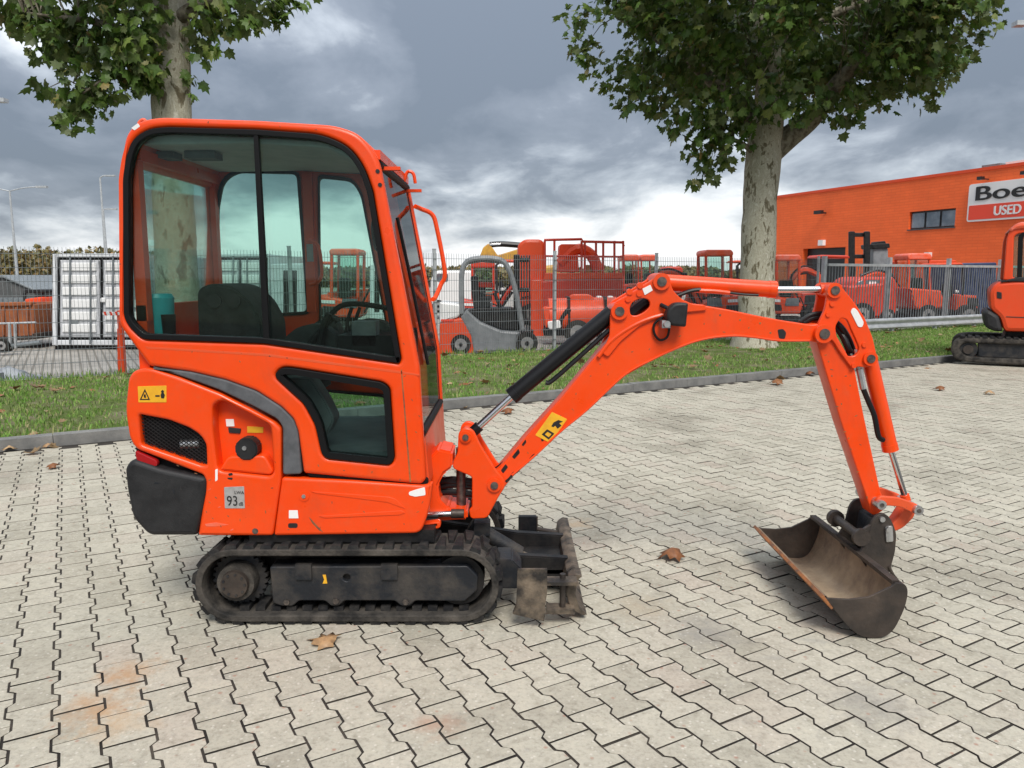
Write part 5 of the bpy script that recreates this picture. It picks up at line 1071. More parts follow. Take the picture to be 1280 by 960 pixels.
YT('steering_column', [(626,386),(618,366)], Yk+0.4, 0.04, 'dark_steel', fk, sm=False)
B(fk.location).tube(spline([PW(612+8*math.cos(a_), 365+3*math.sin(a_), Yk+0.4) for a_ in np.linspace(0, 6.28, 9)], 3), 0.018, seg=6).done('steering_wheel', MAT['ink'], fk)
for dy in (0.12, 0.70): YP('mast_rail', [(642,318),(650,318),(650,442),(642,442)], Yk+dy, 0.12, 'dark_steel', fk)
for k in range(4): YP('mast_chain_guard', [(651+k*3.2,319),(653+k*3.2,319),(653+k*3.2,420),(651+k*3.2,420)], Yk+0.2+k*0.1, 0.05, 'ink', fk)
for z_ in (322, 360, 400): YP('mast_cross_member', [(644,z_),(662,z_),(662,z_+5),(644,z_+5)], Yk+0.2, 0.55, 'dark_steel', fk)
YP('fork', [(664,412),(667,412),(667,439),(700,440),(700,443),(664,443)], Yk+0.2, 0.12, 'dark_steel', fk); YP('fork', [(664,412),(667,412),(667,439),(700,440),(700,443),(664,443)], Yk+0.65, 0.12, 'dark_steel', fk)
wheel(659, 429, Yk-0.04, 13.5, 0.28, fk); wheel(576, 433, Yk-0.03, 12.5, 0.26, fk)
p_ = PW(552, 391, Yk-0.02)
YP('red_stripe', [(551,399),(568,399),(566,402),(551,402)], Yk-0.014, 0.01, 'sign_red', fk, bev=0.002)
# --- large red access platform
ap = root_at('access_platform', 715, 21.5, 'tall orange access platform with tubular guardrails behind the forklift', 'platform'); Yp = 21.0
YP('turret', [(647,306,4),(655,299,5),(676,299,4),(681,304,3),(681,352),(668,372),(648,376)], Yp+0.1, 1.6, 'orange_far', ap, bev=0.08)
YP('chassis_post', [(664,350),(678,350),(680,432),(664,432)], Yp-0.05, 0.5, 'orange_far', ap)
YP('platform_panel', [(668,352),(779,346),(779,392),(668,396)], Yp, 1.8, 'red_far', ap, bev=0.03)
YP('toe_board', [(680,341),(780,341),(780,348),(680,350)], Yp-0.03, 0.06, 'orange_far', ap)
for dy in (0.0, 1.7):
    YT('top_rail', [(680,300),(727,299),(729,302),(778,303),(780,308)], Yp+dy, 0.035, 'red_far', ap, sm=False); YT('mid_rail', [(680,320),(779,321)], Yp+dy, 0.028, 'red_far', ap, sm=False)
    for x_ in (681, 693, 727, 731, 745, 754, 768, 779): YT('rail_post', [(x_,301),(x_,345)], Yp+dy, 0.032, 'red_far', ap, sm=False)
YT('lift_arm', [(700,330),(720,312),(738,318),(748,338)], Yp+0.8, 0.16, 'orange_far', ap); YP('control_box', [(732,331,1),(752,331,1),(752,343),(732,343)], Yp+0.9, 0.4, 'yellow_paint', ap)
YP('motor_cover', [(700,305,3),(722,305,3),(724,340),(698,340)], Yp+0.7, 0.9, 'orange_far', ap)
wheel(690, 416, Yp+0.1, 13, 0.4, ap); wheel(770, 408, Yp+0.1, 13, 0.4, ap)
# --- tank trailer / roller
tk = root_at('tank_trailer', 728, 18.2, 'rounded orange tank trailer on wheels in front of the access platform', 'tank'); Yt = 18.0
c0, c1 = PW(686, 396, Yt+0.5), PW(770, 388, Yt+0.5); c1.z = c0.z+0.06
B(tk.location).cyl(c0, c1, 0.44, 0.42, seg=28, bev=0.12).done('tank', MAT['orange_far'], tk); YP('tank_lid', [(712,372,3),(716,368,4),(738,368,4),(744,374,3),(744,380),(712,380)], Yt+0.3, 0.45, 'orange_far', tk)
for x_ in (710, 756): YP('tank_strap', [(x_,371),(x_+3,371),(x_+3,412),(x_,412)], Yt+0.04, 0.9, 'dark_steel', tk)
YP('frame', [(680,412),(770,410),(772,418),(680,420)], Yt+0.1, 0.8, 'dark_steel', tk); YP('front_hood', [(679,385,4),(692,383,4),(692,408),(682,410)], Yt+0.1, 0.8, 'orange_far', tk); YP('lamp_panel', [(684,402,3),(700,400,3),(702,410,3),(686,412,3)], Yt-0.02, 0.2, 'white_gloss', tk)
wheel(722, 418, Yt+0.05, 16, 0.35, tk); wheel(760, 416, Yt+0.05, 13, 0.35, tk); YT('mudguard', [(698,418),(702,398),(712,386)], Yt+0.1, 0.06, 'dark_steel', tk)
for x_ in (746, 760): YP('filler_cap', [(x_,370),(x_+7,370),(x_+7,377),(x_,377)], Yt+0.4, 0.2, 'white_gloss', tk)
# --- yellow excavator far behind (boom folded)
ye = root_at('yellow_excavator', 625, 30.0, 'yellow excavator boom rising behind the grey forklift', 'excavator'); Ye = 30.0
YP('boom', [(599,322,2),(604,309,2),(611,304,2),(616,310),(622,319),(648,311),(660,312),(655,322),(625,329),(600,330)], Ye, 0.4, 'yellow_paint', ye, bev=0.04); YT('boom_cylinder', [(612,306),(628,305),(655,307)], Ye+0.1, 0.11, 'hose', ye)
YP('piston_rod', [(612,304.8),(626,304),(626,306),(612,306.8)], Ye-0.02, 0.1, 'chrome', ye, bev=0.005); YP('house', [(655,335,4),(700,330,4),(702,378),(655,378)], Ye+0.2, 2.0, 'yellow_paint', ye, bev=0.1); YP('crawler', [(645,376,8),(705,376,8),(705,394,8),(645,394,8)], Ye, 2.4, 'tyre', ye, bev=0.1)
# --- a generic machine with cab used for the parked tractors
def cab_box(root, x0, x1, y0, y1, Y, dep, mat, roof_mat=None, glass_mat='glass'):
    """four posts, roof, panes: a driver's cab seen from the side (pixels)"""
    w_ = x1-x0
    for yy in (Y, Y+dep-0.08):
        YP('cab_post', [(x0,y0),(x0+w_*0.10,y0),(x0+w_*0.10,y1),(x0,y1)], Y, 0.08, mat, root, y0=yy); YP('cab_post', [(x1-w_*0.10,y0),(x1,y0),(x1,y1),(x1-w_*0.10,y1)], Y, 0.08, mat, root, y0=yy)
        YP('cab_pane', [(x0+w_*0.11,y0+2),(x1-w_*0.11,y0+2),(x1-w_*0.11,y1-1),(x0+w_*0.11,y1-1)], Y, 0.01, glass_mat, root, y0=yy+0.03, bev=0.002, r=1)
    YP('cab_roof', [(x0-1,y0-3,2),(x0+2,y0-6,2),(x1-2,y0-6,2),(x1+1,y0-2,2),(x1,y0+2),(x0,y0+2)], Y, dep+0.06, roof_mat or mat, root, y0=Y-0.03, bev=0.04)
    YP('seat', [(x0+w_*0.3,y1-(y1-y0)*0.45,2),(x0+w_*0.62,y1-(y1-y0)*0.45,2),(x0+w_*0.62,y1),(x0+w_*0.3,y1)], Y+dep*0.3, dep*0.4, 'seat_cloth', root)
for i_, (x0, x1, lab) in enumerate(((779, 799, 'left of two red tractors with pale roofs parked behind the boom elbow'), (801, 821, 'right of two red tractors with pale roofs parked behind the boom elbow'))):
    tr = root_at('tractor', (x0+x1)/2, 27.0, lab, 'tractor', 'parked red tractors'); Yq = 26.5+i_*0.8
    cab_box(tr, x0, x1, 324, 356, Yq, 1.3, 'red_far', 'faded_sky_sheen'); YP('body', [(x0-2,355),(x1+6,355),(x1+8,372),(x0-2,374)], Yq, 1.3, 'red_far', tr, bev=0.05)
    wheel(x0+4, 376, Yq-0.1, 12, 0.4, tr); wheel(x1+4, 380, Yq-0.1, 8, 0.4, tr)
# --- generic parked mini excavator
def parked_ex(px, Y, label, s=1.0, face=1, boom_pts=None, mat='orange_far', group='orange machines parked in the yard'):
    r_ = root_at('parked_excavator', px, Y, label, 'excavator', group); k = FPX/Y*s; gy = 480-FPX*math.tan(PITCH-math.atan(CAM_H/Y))
    def q(dx, z): return (px+face*dx*k, gy-z*k)
    def qq(*pts): return [q(*p) for p in pts]
    YP('track', qq((-0.75,0.02),(0.75,0.02),(0.85,0.15),(0.75,0.34),(-0.75,0.34),(-0.85,0.15)), Y, 0.26, 'tyre', r_, r=0.12*k, bev=0.03); YP('track', qq((-0.75,0.02),(0.75,0.02),(0.85,0.15),(0.75,0.34),(-0.75,0.34),(-0.85,0.15)), Y, 0.26, 'tyre', r_, y0=Y+0.85, r=0.12*k, bev=0.03)
    YP('body', qq((-0.85,0.45),(0.45,0.45),(0.5,0.8),(-0.2,1.0),(-0.8,1.1)), Y, 1.0, mat, r_, y0=Y+0.05, r=0.1*k, bev=0.06); YP('counterweight', qq((-0.92,0.45),(-0.5,0.45),(-0.55,0.75),(-0.9,0.75)), Y, 1.06, 'black_plastic', r_, y0=Y+0.02, r=0.08*k, bev=0.05)
    xs = sorted((q(-0.4,0)[0], q(0.42,0)[0])); cab_box(r_, xs[0], xs[1], q(0,2.25)[1], q(0,1.0)[1], Y+0.05, 1.0, mat, mat if mat != 'orange_far' else 'faded_sky_sheen')
    bp_ = boom_pts or [(0.5,0.7),(0.95,1.45),(1.5,1.7),(2.1,1.5)]
    B(r_.location).tube(spline([PW(*q(*p), Y+0.5) for p in bp_], 4), 0.10*s, seg=6).done('boom', MAT[mat], r_)
    e_ = bp_[-1]; B(r_.location).tube([PW(*q(*e_), Y+0.5), PW(*q(e_[0]+0.15, e_[1]-1.0), Y+0.5)], 0.075*s, seg=6).done('arm', MAT[mat], r_)
    YP('bucket', qq((e_[0]-0.15, e_[1]-1.15),(e_[0]+0.2, e_[1]-1.0),(e_[0]+0.25, e_[1]-1.3),(e_[0]-0.05, e_[1]-1.45)), Y, 0.5, 'bucket_outer', r_, y0=Y+0.25, bev=0.02)
    YP('decal', qq((-0.7,0.86),(-0.25,0.84),(-0.25,0.93),(-0.7,0.95)), Y+0.03, 0.02, 'white_gloss', r_, bev=0.003, r=0.4); YP('vent', qq((-0.62,0.56),(-0.2,0.56),(-0.22,0.76),(-0.6,0.78)), Y+0.035, 0.02, 'ink', r_, bev=0.003, r=0.6); YP('lower_pane', qq((-0.1,0.72),(0.36,0.72),(0.36,0.98),(-0.05,0.98)), Y+0.03, 0.02, 'office_glass', r_, bev=0.003, r=0.6)
    B(r_.location).tube(spline([PW(*q(p[0], p[1]+0.13), Y+0.42) for p in bp_], 4), 0.03*s, seg=5).done('hydraulic_hose', MAT['hose'], r_); B(r_.location).tube([PW(*q(bp_[1][0], bp_[1][1]+0.22), Y+0.5), PW(*q(e_[0], e_[1]+0.15), Y+0.5)], 0.05*s, seg=8).done('arm_cylinder', MAT['dark_steel'], r_)
    B(r_.location).cyl(PW(*q(0.55,0.6), Y+0.5), PW(*q(bp_[1][0]+0.1, bp_[1][1]-0.1), Y+0.5), 0.045, seg=8).done('boom_cylinder', MAT['dark_steel'], r_)
    return r_
parked_ex(899, 22.5, 'small orange excavator with tinted cab beside the right tree trunk', 1.0, -1)
parked_ex(842, 29.0, 'distant red excavator with raised boom behind the arm cylinder', 0.8, 1, mat='red_far')
parked_ex(985, 24.0, 'orange excavator with upright arm just right of the right tree trunk', 0.95, 1, [(0.4,0.7),(0.1,1.5),(0.5,1.9),(1.0,1.75)])
parked_ex(430, 21.5, 'orange excavator seen through the front half of the cab windows', 1.0, 1)
parked_ex(1150, 27.0, 'orange excavator behind the middle of the bar gate', 1.0, -1)
parked_ex(603, 23.0, 'red excavator half hidden behind the grey forklift', 0.85, 1, mat='red_far')
wv_ = root_at('van', 563, 29.0, 'white van far behind the rear of the grey forklift', 'van'); YP('van_body', [(538,350,3),(545,338,4),(590,338,3),(592,345,3),(592,382),(538,383)], 29.0, 1.9, 'white_gloss', wv_, bev=0.08); YP('van_window', [(546,342),(560,342),(560,352),(546,352)], 28.985, 0.02, 'office_glass', wv_, bev=0.004); wheel(548, 383, 28.96, 8, 0.25, wv_); wheel(582, 382, 28.96, 8, 0.25, wv_)
def dumper(px, Y, label, s=1.0, face=1, mat='orange_far', canopy=True):
    r_ = root_at('site_dumper', px, Y, label, 'dumper', 'site dumpers in the yard'); k = FPX/Y*s; gy = 480-FPX*math.tan(PITCH-math.atan(CAM_H/Y))
    def qq(*pts): return [(px+face*p[0]*k, gy-p[1]*k)+tuple(p[2:]) for p in pts]
    YP('skip_tub', qq((0.1,0.75),(0.25,1.35),(1.5,1.45),(1.25,0.7),(0.9,0.5)), Y, 1.4, mat, r_, bev=0.05); YP('tub_rib', qq((0.55,0.62),(0.62,1.36),(0.72,1.37),(0.65,0.6)), Y-0.03, 0.06, mat, r_, bev=0.01); YP('engine_cover', qq((-1.3,0.55),(-1.25,1.15),(-0.5,1.2),(-0.4,0.55)), Y, 1.1, mat, r_, y0=Y+0.15, bev=0.06)
    YP('vent', qq((-1.2,0.75),(-1.17,1.05),(-0.75,1.07),(-0.75,0.75)), Y+0.13, 0.04, 'ink', r_, bev=0.004); YP('seat', qq((-0.5,1.1),(-0.5,1.6),(-0.35,1.6),(-0.3,1.25),(0.0,1.22),(0.0,1.1)), Y, 0.45, 'seat_cloth', r_, y0=Y+0.5)
    YP('chassis', qq((-1.3,0.4),(-1.3,0.6),(1.2,0.6),(1.2,0.4)), Y, 0.8, 'dark_steel', r_, y0=Y+0.3)
    for dx in (-0.8, 0.75): wheel(px+face*dx*k, gy-0.4*k, Y-0.05, 0.4*k, 0.35, r_, 'rim_grey')
    if canopy:
        for dy in (0.2, 1.0): YT('roll_bar', qq((-0.55,1.1),(-0.58,2.2),(-0.4,2.35)), Y+dy, 0.045, 'dark_steel', r_, sm=False)
        YP('canopy', qq((-0.7,2.32),(-0.6,2.42),(0.35,2.4),(0.4,2.3)), Y, 1.0, mat, r_, y0=Y+0.1, bev=0.03)
    YP('lamp', qq((-0.42,1.25),(-0.42,1.37),(-0.3,1.37),(-0.3,1.25)), Y+0.1, 0.1, 'white_gloss', r_, bev=0.02)
    return r_
dumper(640, 25.5, 'orange site dumper between the grey forklift mast and the access platform', 0.9)
dumper(850, 24.0, 'orange site dumper behind the middle of the arm cylinder', 0.95, -1, canopy=False); dumper(805, 23.0, 'red site dumper low behind the boom elbow', 0.8, 1, 'red_far', False)
dumper(1050, 24.5, 'red site dumper behind the first gate post', 0.95, 1, 'red_far'); dumper(1185, 25.0, 'orange site dumper behind the right half of the bar gate', 0.85, -1)
dumper(400, 22.5, 'orange site dumper seen through the cab left of the door post', 0.85, 1); dumper(940, 27.0, 'orange site dumper hidden mostly by the right tree trunk', 0.9, 1)
# --- grey vented generator seen through the cab
ge = root_at('generator', 358, 18.6, 'pale vented generator cabinet seen through the cab beside the fence post', 'generator'); Yg = 18.4
YP('cabinet', [(338,330,2),(378,329,2),(380,404),(338,406)], Yg, 1.2, 'white_paint', ge, bev=0.03)
for x_ in (354, 364): YP('vent', [(x_,338,1),(x_+7,338,1),(x_+7,392,1),(x_,392,1)], Yg-0.012, 0.03, 'dark_steel', ge, bev=0.004)
YP('skid', [(336,405),(382,403),(382,412),(336,413)], Yg, 1.2, 'dark_steel', ge)
g2 = root_at('generator', 470, 19.6, 'white vented cabinet seen through the front corner of the cab side window', 'generator'); YP('cabinet', [(462,330,2),(488,330,2),(488,398),(462,400)], 19.4, 1.2, 'white_paint', g2, bev=0.03); YP('vent', [(468,338,1),(474,338,1),(474,390,1),(468,390,1)], 19.388, 0.03, 'dark_steel', g2, bev=0.004); YP('vent', [(478,338,1),(484,338,1),(484,390,1),(478,390,1)], 19.388, 0.03, 'dark_steel', g2, bev=0.004)
# --- red van, forklift mast, machine behind the gate
va = root_at('van', 1098, 25.5, 'red van parked behind the left half of the bar gate', 'van'); Yv = 25.0
YP('van_body', [(1058,372,3),(1066,352,5),(1076,346,5),(1118,346,4),(1121,352,3),(1121,397),(1058,399)], Yv, 1.6, 'red_far', va, bev=0.08); YP('van_window', [(1067,366),(1071,353,2),(1080,350,2),(1080,366)], Yv-0.012, 0.02, 'office_glass', va, bev=0.004); YP('van_window', [(1083,350),(1100,350),(1100,366),(1083,366)], Yv-0.012, 0.02, 'office_glass', va, bev=0.004)
YP('headlamp', [(1085,352,2),(1096,352,2),(1096,357,2),(1085,357,2)], Yv-0.02, 0.02, 'white_gloss', va, bev=0.004); wheel(1070, 397, Yv-0.03, 9, 0.25, va); wheel(1110, 395, Yv-0.03, 9, 0.25, va)
fm = root_at('forklift', 1085, 30.0, 'black forklift with tall mast standing before the orange warehouse', 'forklift'); Ym = 30.0
for x_ in (1062, 1081): YP('mast_rail', [(x_,289),(x_+7,289),(x_+7,398),(x_,398)], Ym, 0.14, 'dark_steel', fm)
for z_ in (291, 318, 350): YP('mast_cross_member', [(1062,z_),(1088,z_),(1088,z_+5),(1062,z_+5)], Ym+0.15, 0.1, 'dark_steel', fm)
YP('overhead_guard', [(1090,305),(1112,304),(1113,310),(1091,311)], Ym+0.1, 1.0, 'dark_steel', fm); YP('cab_back', [(1092,310),(1110,310),(1112,380),(1090,380)], Ym+0.2, 0.9, 'lift_grey', fm); YP('body', [(1062,372,3),(1125,368,5),(1128,398),(1062,400)], Ym+0.1, 1.0, 'lift_grey', fm, bev=0.05)
YP('exhaust_box', [(1096,302,2),(1107,301,2),(1110,320),(1094,321)], Ym+0.3, 0.5, 'dark_steel', fm); wheel(1072, 397, Ym, 9, 0.3, fm); wheel(1118, 396, Ym, 8, 0.3, fm)
bc2 = root_at('blue_container', 1222, 27.5, 'dark blue steel container behind the right end of the bar gate', 'container')
YP('wall', [(1196,329),(1246,328),(1246,394),(1196,396)], 27.5, 2.2, 'blue_paint', bc2, bev=0.03)
for k in range(9): x_ = 1199+k*5; YP('corrugation', [(x_,332),(x_+2.4,332),(x_+2.4,392),(x_,392)], 27.46, 0.05, 'blue_paint', bc2, bev=0.01)
# --- orange counter cabinet with windows behind gate
cb = root_at('site_cabin', 1165, 31.0, 'orange site cabin with barred windows behind the bar gate', 'cabin'); YP('wall', [(1122,326),(1196,325),(1196,394),(1122,396)], 31.0, 2.4, 'orange_far', cb, bev=0.03)
for x_ in (1134, 1172): wv = YP('window', [(x_,330),(x_+13,330),(x_+13,352),(x_,352)], 30.97, 0.05, 'office_glass', cb, bev=0.004)
pm('door_shade_grey', (0.42, 0.43, 0.45), (0.50, 0.51, 0.53), 5, 0.5)  # white doors painted darker: shade between the raised panels put into the colour
# --- left side: containers, skip, orange post, sheeting, shed
def container(px0, px1, yt, yb, Y, label, dep=4.5):
    r_ = root_at('storage_container', (px0+px1)/2, Y, label, 'container', 'white storage containers'); W_ = px1-px0
    f = lambda u: px0+W_*u
    YP('shell', [(px0,yt),(px1,yt),(px1,yb),(px0,yb)], Y, dep, 'white_paint', r_, y0=Y+0.05, bev=0.02, r=0.5)
    for u0, u1 in ((0.0, 0.045), (0.955, 1.0)): YP('corner_post', [(f(u0),yt-1),(f(u1),yt-1),(f(u1),yb),(f(u0),yb)], Y, 0.1, 'white_paint', r_, y0=Y-0.03, r=0.5)
    YP('header', [(f(0.045),yt-1),(f(0.955),yt-1),(f(0.955),yt+4),(f(0.045),yt+4)], Y, 0.08, 'white_paint', r_, y0=Y-0.02, r=0.4); YP('sill', [(f(0.045),yb-7),(f(0.955),yb-7),(f(0.955),yb),(f(0.045),yb)], Y, 0.08, 'white_paint', r_, y0=Y-0.02, r=0.4)
    YP('door_gasket', [(f(0.045),yt+4),(f(0.955),yt+4),(f(0.955),yb-7),(f(0.045),yb-7)], Y, 0.04, 'rubber_seal', r_, y0=Y+0.012, r=0.3)
    for u0, u1 in ((0.075, 0.485), (0.515, 0.925)):
        d_ = YP('door', [(f(u0),yt+7),(f(u1),yt+7),(f(u1),yb-10),(f(u0),yb-10)], Y, 0.05, 'door_shade_grey', r_, y0=Y-0.012, r=0.5)
        n_ = 6; hh = (yb-yt-22)/n_
        for k in range(n_): YP('panel', [(f(u0+0.03),yt+9+k*hh+1.2),(f(u1-0.03),yt+9+k*hh+1.2),(f(u1-0.03),yt+9+(k+1)*hh-3.5),(f(u0+0.03),yt+9+(k+1)*hh-3.5)], Y, 0.05, 'white_gloss', r_, y0=Y-0.045, r=1, bev=0.02, parent=d_)
        for u in (u0+0.10, u1-0.10): B(r_.location).cyl(PW(f(u), yt+2, Y-0.07), PW(f(u), yb-2, Y-0.07), 0.018, seg=8).done('lock_rod', MAT['galv_dark'], d_)
    p_ = f(0.5); YP('lock_box', [(p_-2,yt+54),(p_+5,yt+54),(p_+5,yt+60),(p_-2,yt+60)], Y-0.07, 0.06, 'white_gloss', r_)
    YP('vent', [(f(0.19),yt+80),(f(0.26),yt+80),(f(0.26),yt+91),(f(0.19),yt+91)], Y-0.032, 0.012, 'galv_dark', r_, bev=0.002)
    YP('skid', [(f(0.02),yb),(f(0.98),yb),(f(0.98),yb+5),(f(0.02),yb+5)], Y+0.05, 3.0, 'dark_steel', r_, r=0.4); return r_
c1_ = container(66, 188, 318, 432, 17.0, 'white steel storage container with double doors left of the cab')
container(262, 338, 318, 432, 19.0, 'white storage container seen through the cab behind the seat')
sk = root_at('skip', 15, 17.5, 'rusty orange open skip at the left picture edge', 'skip'); Ys = 17.2
YP('side_wall', [(-40,381),(40,379),(42,420),(-40,424)], Ys, 0.08, 'rust_skip', sk); YP('side_wall', [(-40,381),(40,379),(42,420),(-40,424)], Ys, 0.08, 'rust_skip', sk, y0=Ys+1.6); YP('rim', [(-41,379),(41,377),(41,382),(-41,384)], Ys, 0.16, 'rust_skip', sk, y0=Ys-0.06); YP('end_wall', [(38,380),(42,380),(43,420),(39,420)], Ys, 1.6, 'rust_skip', sk)
for x_ in (-30, -14, 2, 18, 32): YP('rib', [(x_,384),(x_+3,384),(x_+3,420),(x_,420)], Ys-0.05, 0.06, 'rust_skip', sk)
YP('floor_frame', [(-40,420),(46,416),(46,424),(-40,430)], Ys, 1.6, 'bucket_outer', sk)
rl = root_at('drop_trailer', 20, 15.8, 'low galvanised frame trailer in front of the rusty skip', 'trailer'); YT('frame_rail', [(-30,405),(18,404),(45,403)], 15.8, 0.02, 'galv', rl, sm=False); YT('frame_rail', [(-30,437),(18,432),(50,428)], 15.8, 0.04, 'galv_dark', rl, sm=False)
for x_ in (9, 16): YP('upright', [(x_,404),(x_+3,404),(x_+4,436),(x_+1,436)], 15.75, 0.06, 'galv', rl)
wheel(2, 432, 15.7, 9, 0.2, rl)
om = root_at('orange_dumper', 46, 22.0, 'small orange dumper between the skip and the white container', 'dumper'); YP('tub', [(30,374,2),(50,371,3),(54,398),(46,404),(34,400)], 22.0, 1.2, 'orange_far', om, bev=0.04); YP('chassis', [(44,398),(66,398),(66,410),(44,412)], 22.1, 1.0, 'dark_steel', om); wheel(50, 410, 21.95, 8, 0.3, om); wheel(62, 409, 21.95, 7, 0.3, om); YP('canopy', [(29,362),(54,362),(55,366),(29,367)], 22.2, 1.0, 'dark_steel', om); YT('canopy_post', [(31,366),(31,376)], 22.3, 0.04, 'dark_steel', om, sm=False); YT('canopy_post', [(53,365),(54,398)], 22.3, 0.04, 'dark_steel', om, sm=False)
wt = root_at('water_tank', 63, 24.0, 'white bulk tank partly hidden by the container edge', 'tank'); YP('tank', [(55,384,3),(72,384,3),(72,407,3),(55,407,3)], 24.0, 1.0, 'white_gloss', wt, bev=0.08); YP('pallet', [(54,407),(73,407),(73,411),(54,411)], 24.0, 1.0, 'rust_skip', wt)
op = root_at('barrier_post', 151, 12.6, 'orange barrier post with striped stub arm beside the cab rear', 'post'); Yo = 12.75
YP('post', [(146,410),(152,410),(156,472),(147,472)], Yo, 0.09, 'orange_far', op, bev=0.01); YP('arm', [(128,390),(150,390),(150,394),(128,394)], Yo, 0.06, 'white_gloss', op, bev=0.006)
for x_ in (129, 136, 143): YP('stripe', [(x_,389.6),(x_+3,389.6),(x_+5,394.4),(x_+2,394.4)], Yo-0.003, 0.01, 'sign_red', op, bev=0.002, r=0.2)
YP('upper_post', [(145,388),(151,388),(152,411),(147,411)], Yo+0.01, 0.07, 'orange_far', op, bev=0.01); YP('foot', [(143,469),(159,469),(159,475),(143,475)], Yo-0.04, 0.2, 'orange_far', op, bev=0.01)
sh = empty('sheeting_bundle', GW(6, 478)); sh.scale = (0.62, 0.62, 0.8); tag(sh, 'folded grey plastic sheeting lying behind the fence at far left', 'sheeting')
gs_ = B(); n_ = 26
gridv = [[gs_.bm.verts.new((-0.75+1.5*i/n_, -0.35+0.9*j/n_, 0.06+0.22*math.exp(-((i-n_/2)/9.0)**2-((j-n_/2)/9.0)**2)+0.06*mnoise.noise(Vector((i*0.35, j*0.35, 3)))*(1 if 0 < i < n_ and 0 < j < n_ else 0)-(0.06 if i in (0, n_) or j in (0, n_) else 0))) for j in range(n_+1)] for i in range(n_+1)]
for i in range(n_):
    for j in range(n_): gs_.bm.faces.new((gridv[i][j], gridv[i+1][j], gridv[i+1][j+1], gridv[i][j+1]))
gs_.done('sheet', MAT['sheeting'], sh, 70); B().box(-0.7, 0.2, -0.4, -0.3, 0.0, 0.22, bev=0.01).done('crate_side', MAT['galv_dark'], sh)
shd = root_at('shed', 10, 55.0, 'low dark shed with grey roof beyond the skip', 'shed'); YP('wall', [(-60,352),(3,347),(44,364),(44,378),(-60,378)], 55.0, 8.0, 'dark_wall', shd, bev=0.05); YP('roof', [(-62,349),(3,343.5),(46,363),(46,365.5),(3,347),(-62,352.5)], 54.8, 8.4, 'galv_dark', shd, bev=0.05)
gf = root_at('palisade_fence', 10, 42.0, 'low grey panel fence in front of the dark shed', 'fence'); 
for k in range(20): x_ = -60+k*6.4; YP('panel', [(x_,372),(x_+5.6,372),(x_+5.6,392),(x_,392)], 42.0, 0.08, 'galv_dark', gf, bev=0.01, r=0.4)
# --- street lamps
def lamp(px, ytop, ybase, Y, arms, label, thick=0.09):
    r_ = root_at('street_lamp', px, Y, label, 'street lamp', 'street lamps'); top = PW(px, ytop, Y)
    B(r_.location).tube([(top.x, Y, 0.0), (top.x, Y, top.z*0.5), (top.x, Y, top.z)], thick, rr=[thick*1.3, thick, thick*0.7], seg=10).done('pole', MAT['galv'], r_)
    for dx, dz_ in arms:
        e_ = Vector((top.x+dx, Y, top.z+dz_)); B(r_.location).tube(spline([(top.x, Y, top.z-0.05), (top.x+dx*0.5, Y, top.z+dz_*0.7), tuple(e_)], 4), thick*0.5, seg=8).done('arm', MAT['galv'], r_)
        sx = 1 if dx > 0 else -1; hw = 0.8*Y/58
        B(r_.location).box(min(e_.x, e_.x+sx*hw), max(e_.x, e_.x+sx*hw), Y-0.15, Y+0.15, e_.z-0.07, e_.z+0.07, bev=0.05).done('lamp_head', MAT['galv'], r_)
    return r_
lamp(12, 238, 378, 58.0, [(2.0, 0.25), (-2.0, 0.2)], 'double-armed street lamp at far left above the skip')
lamp(125, 222, 330, 85.0, [(0.5, 0.2)], 'left of two distant thin lamp poles above the white container', 0.13); lamp(129, 262, 330, 80.0, [(0.3, 0.05)], 'right shorter of two distant lamp poles above the white container', 0.12)
lamp(-60, 136, 400, 30.0, [(1.65, 0.3)], 'street lamp whose head reaches in at the upper left edge'); lamp(1330, 36, 400, 26.0, [(-1.25, 0.15)], 'street lamp whose head reaches in at the upper right corner')

# ============================================================ EXCAVATOR AT THE RIGHT EDGE
e2 = root_at('excavator', 1190, 14.0, 'orange excavator cropped by the right picture edge beside the kerb', 'excavator'); Y2 = 14.0
TR2 = [(1189,436,14),(1196,423,12),(1214,421),(1400,420,10),(1412,436,14),(1404,455,12),(1290,455),(1200,448,10)]
def trk(y0): 
    ob = YP('track', [(1188,436,14),(1194,424,12),(1210,421,8),(1420,421,12),(1430,438,14),(1420,455,12),(1205,452,12),(1192,448,12)], Y2, 0.4, 'track_rubber', e2, y0=y0, bev=0.03, holes=([(1197,436,10),(1203,428,9),(1412,428,10),(1420,438,10),(1412,446,10),(1206,445,9)],)); return ob
t1_ = trk(Y2); trk(Y2+1.3)
gz = GW(1240, 452)
YP('track_frame', [(1216,427,3),(1408,427,3),(1408,446,3),(1216,445,3)], Y2+0.06, 0.25, 'frame_steel', e2); YP('track_frame', [(1216,427,3),(1408,427,3),(1408,446,3),(1216,445,3)], Y2+1.35, 0.25, 'frame_steel', e2)
for k in range(5): c_ = PW(1228+k*16, 446, Y2+0.1); B(e2.location).cyl((c_.x, Y2+0.08, c_.z), (c_.x, Y2+0.3, c_.z), 0.06, seg=14).done('roller', MAT['dark_steel'], e2)
c_ = PW(1206, 436, Y2+0.05); B(e2.location).cyl((c_.x, Y2+0.05, c_.z), (c_.x, Y2+0.3, c_.z), 0.15, seg=24, bev=0.01).done('sprocket', MAT['frame_steel'], e2); B(e2.location).cyl((c_.x, Y2+0.0, c_.z), (c_.x, Y2+0.1, c_.z), 0.08, seg=18, bev=0.01).done('hub', MAT['bucket_outer'], e2)
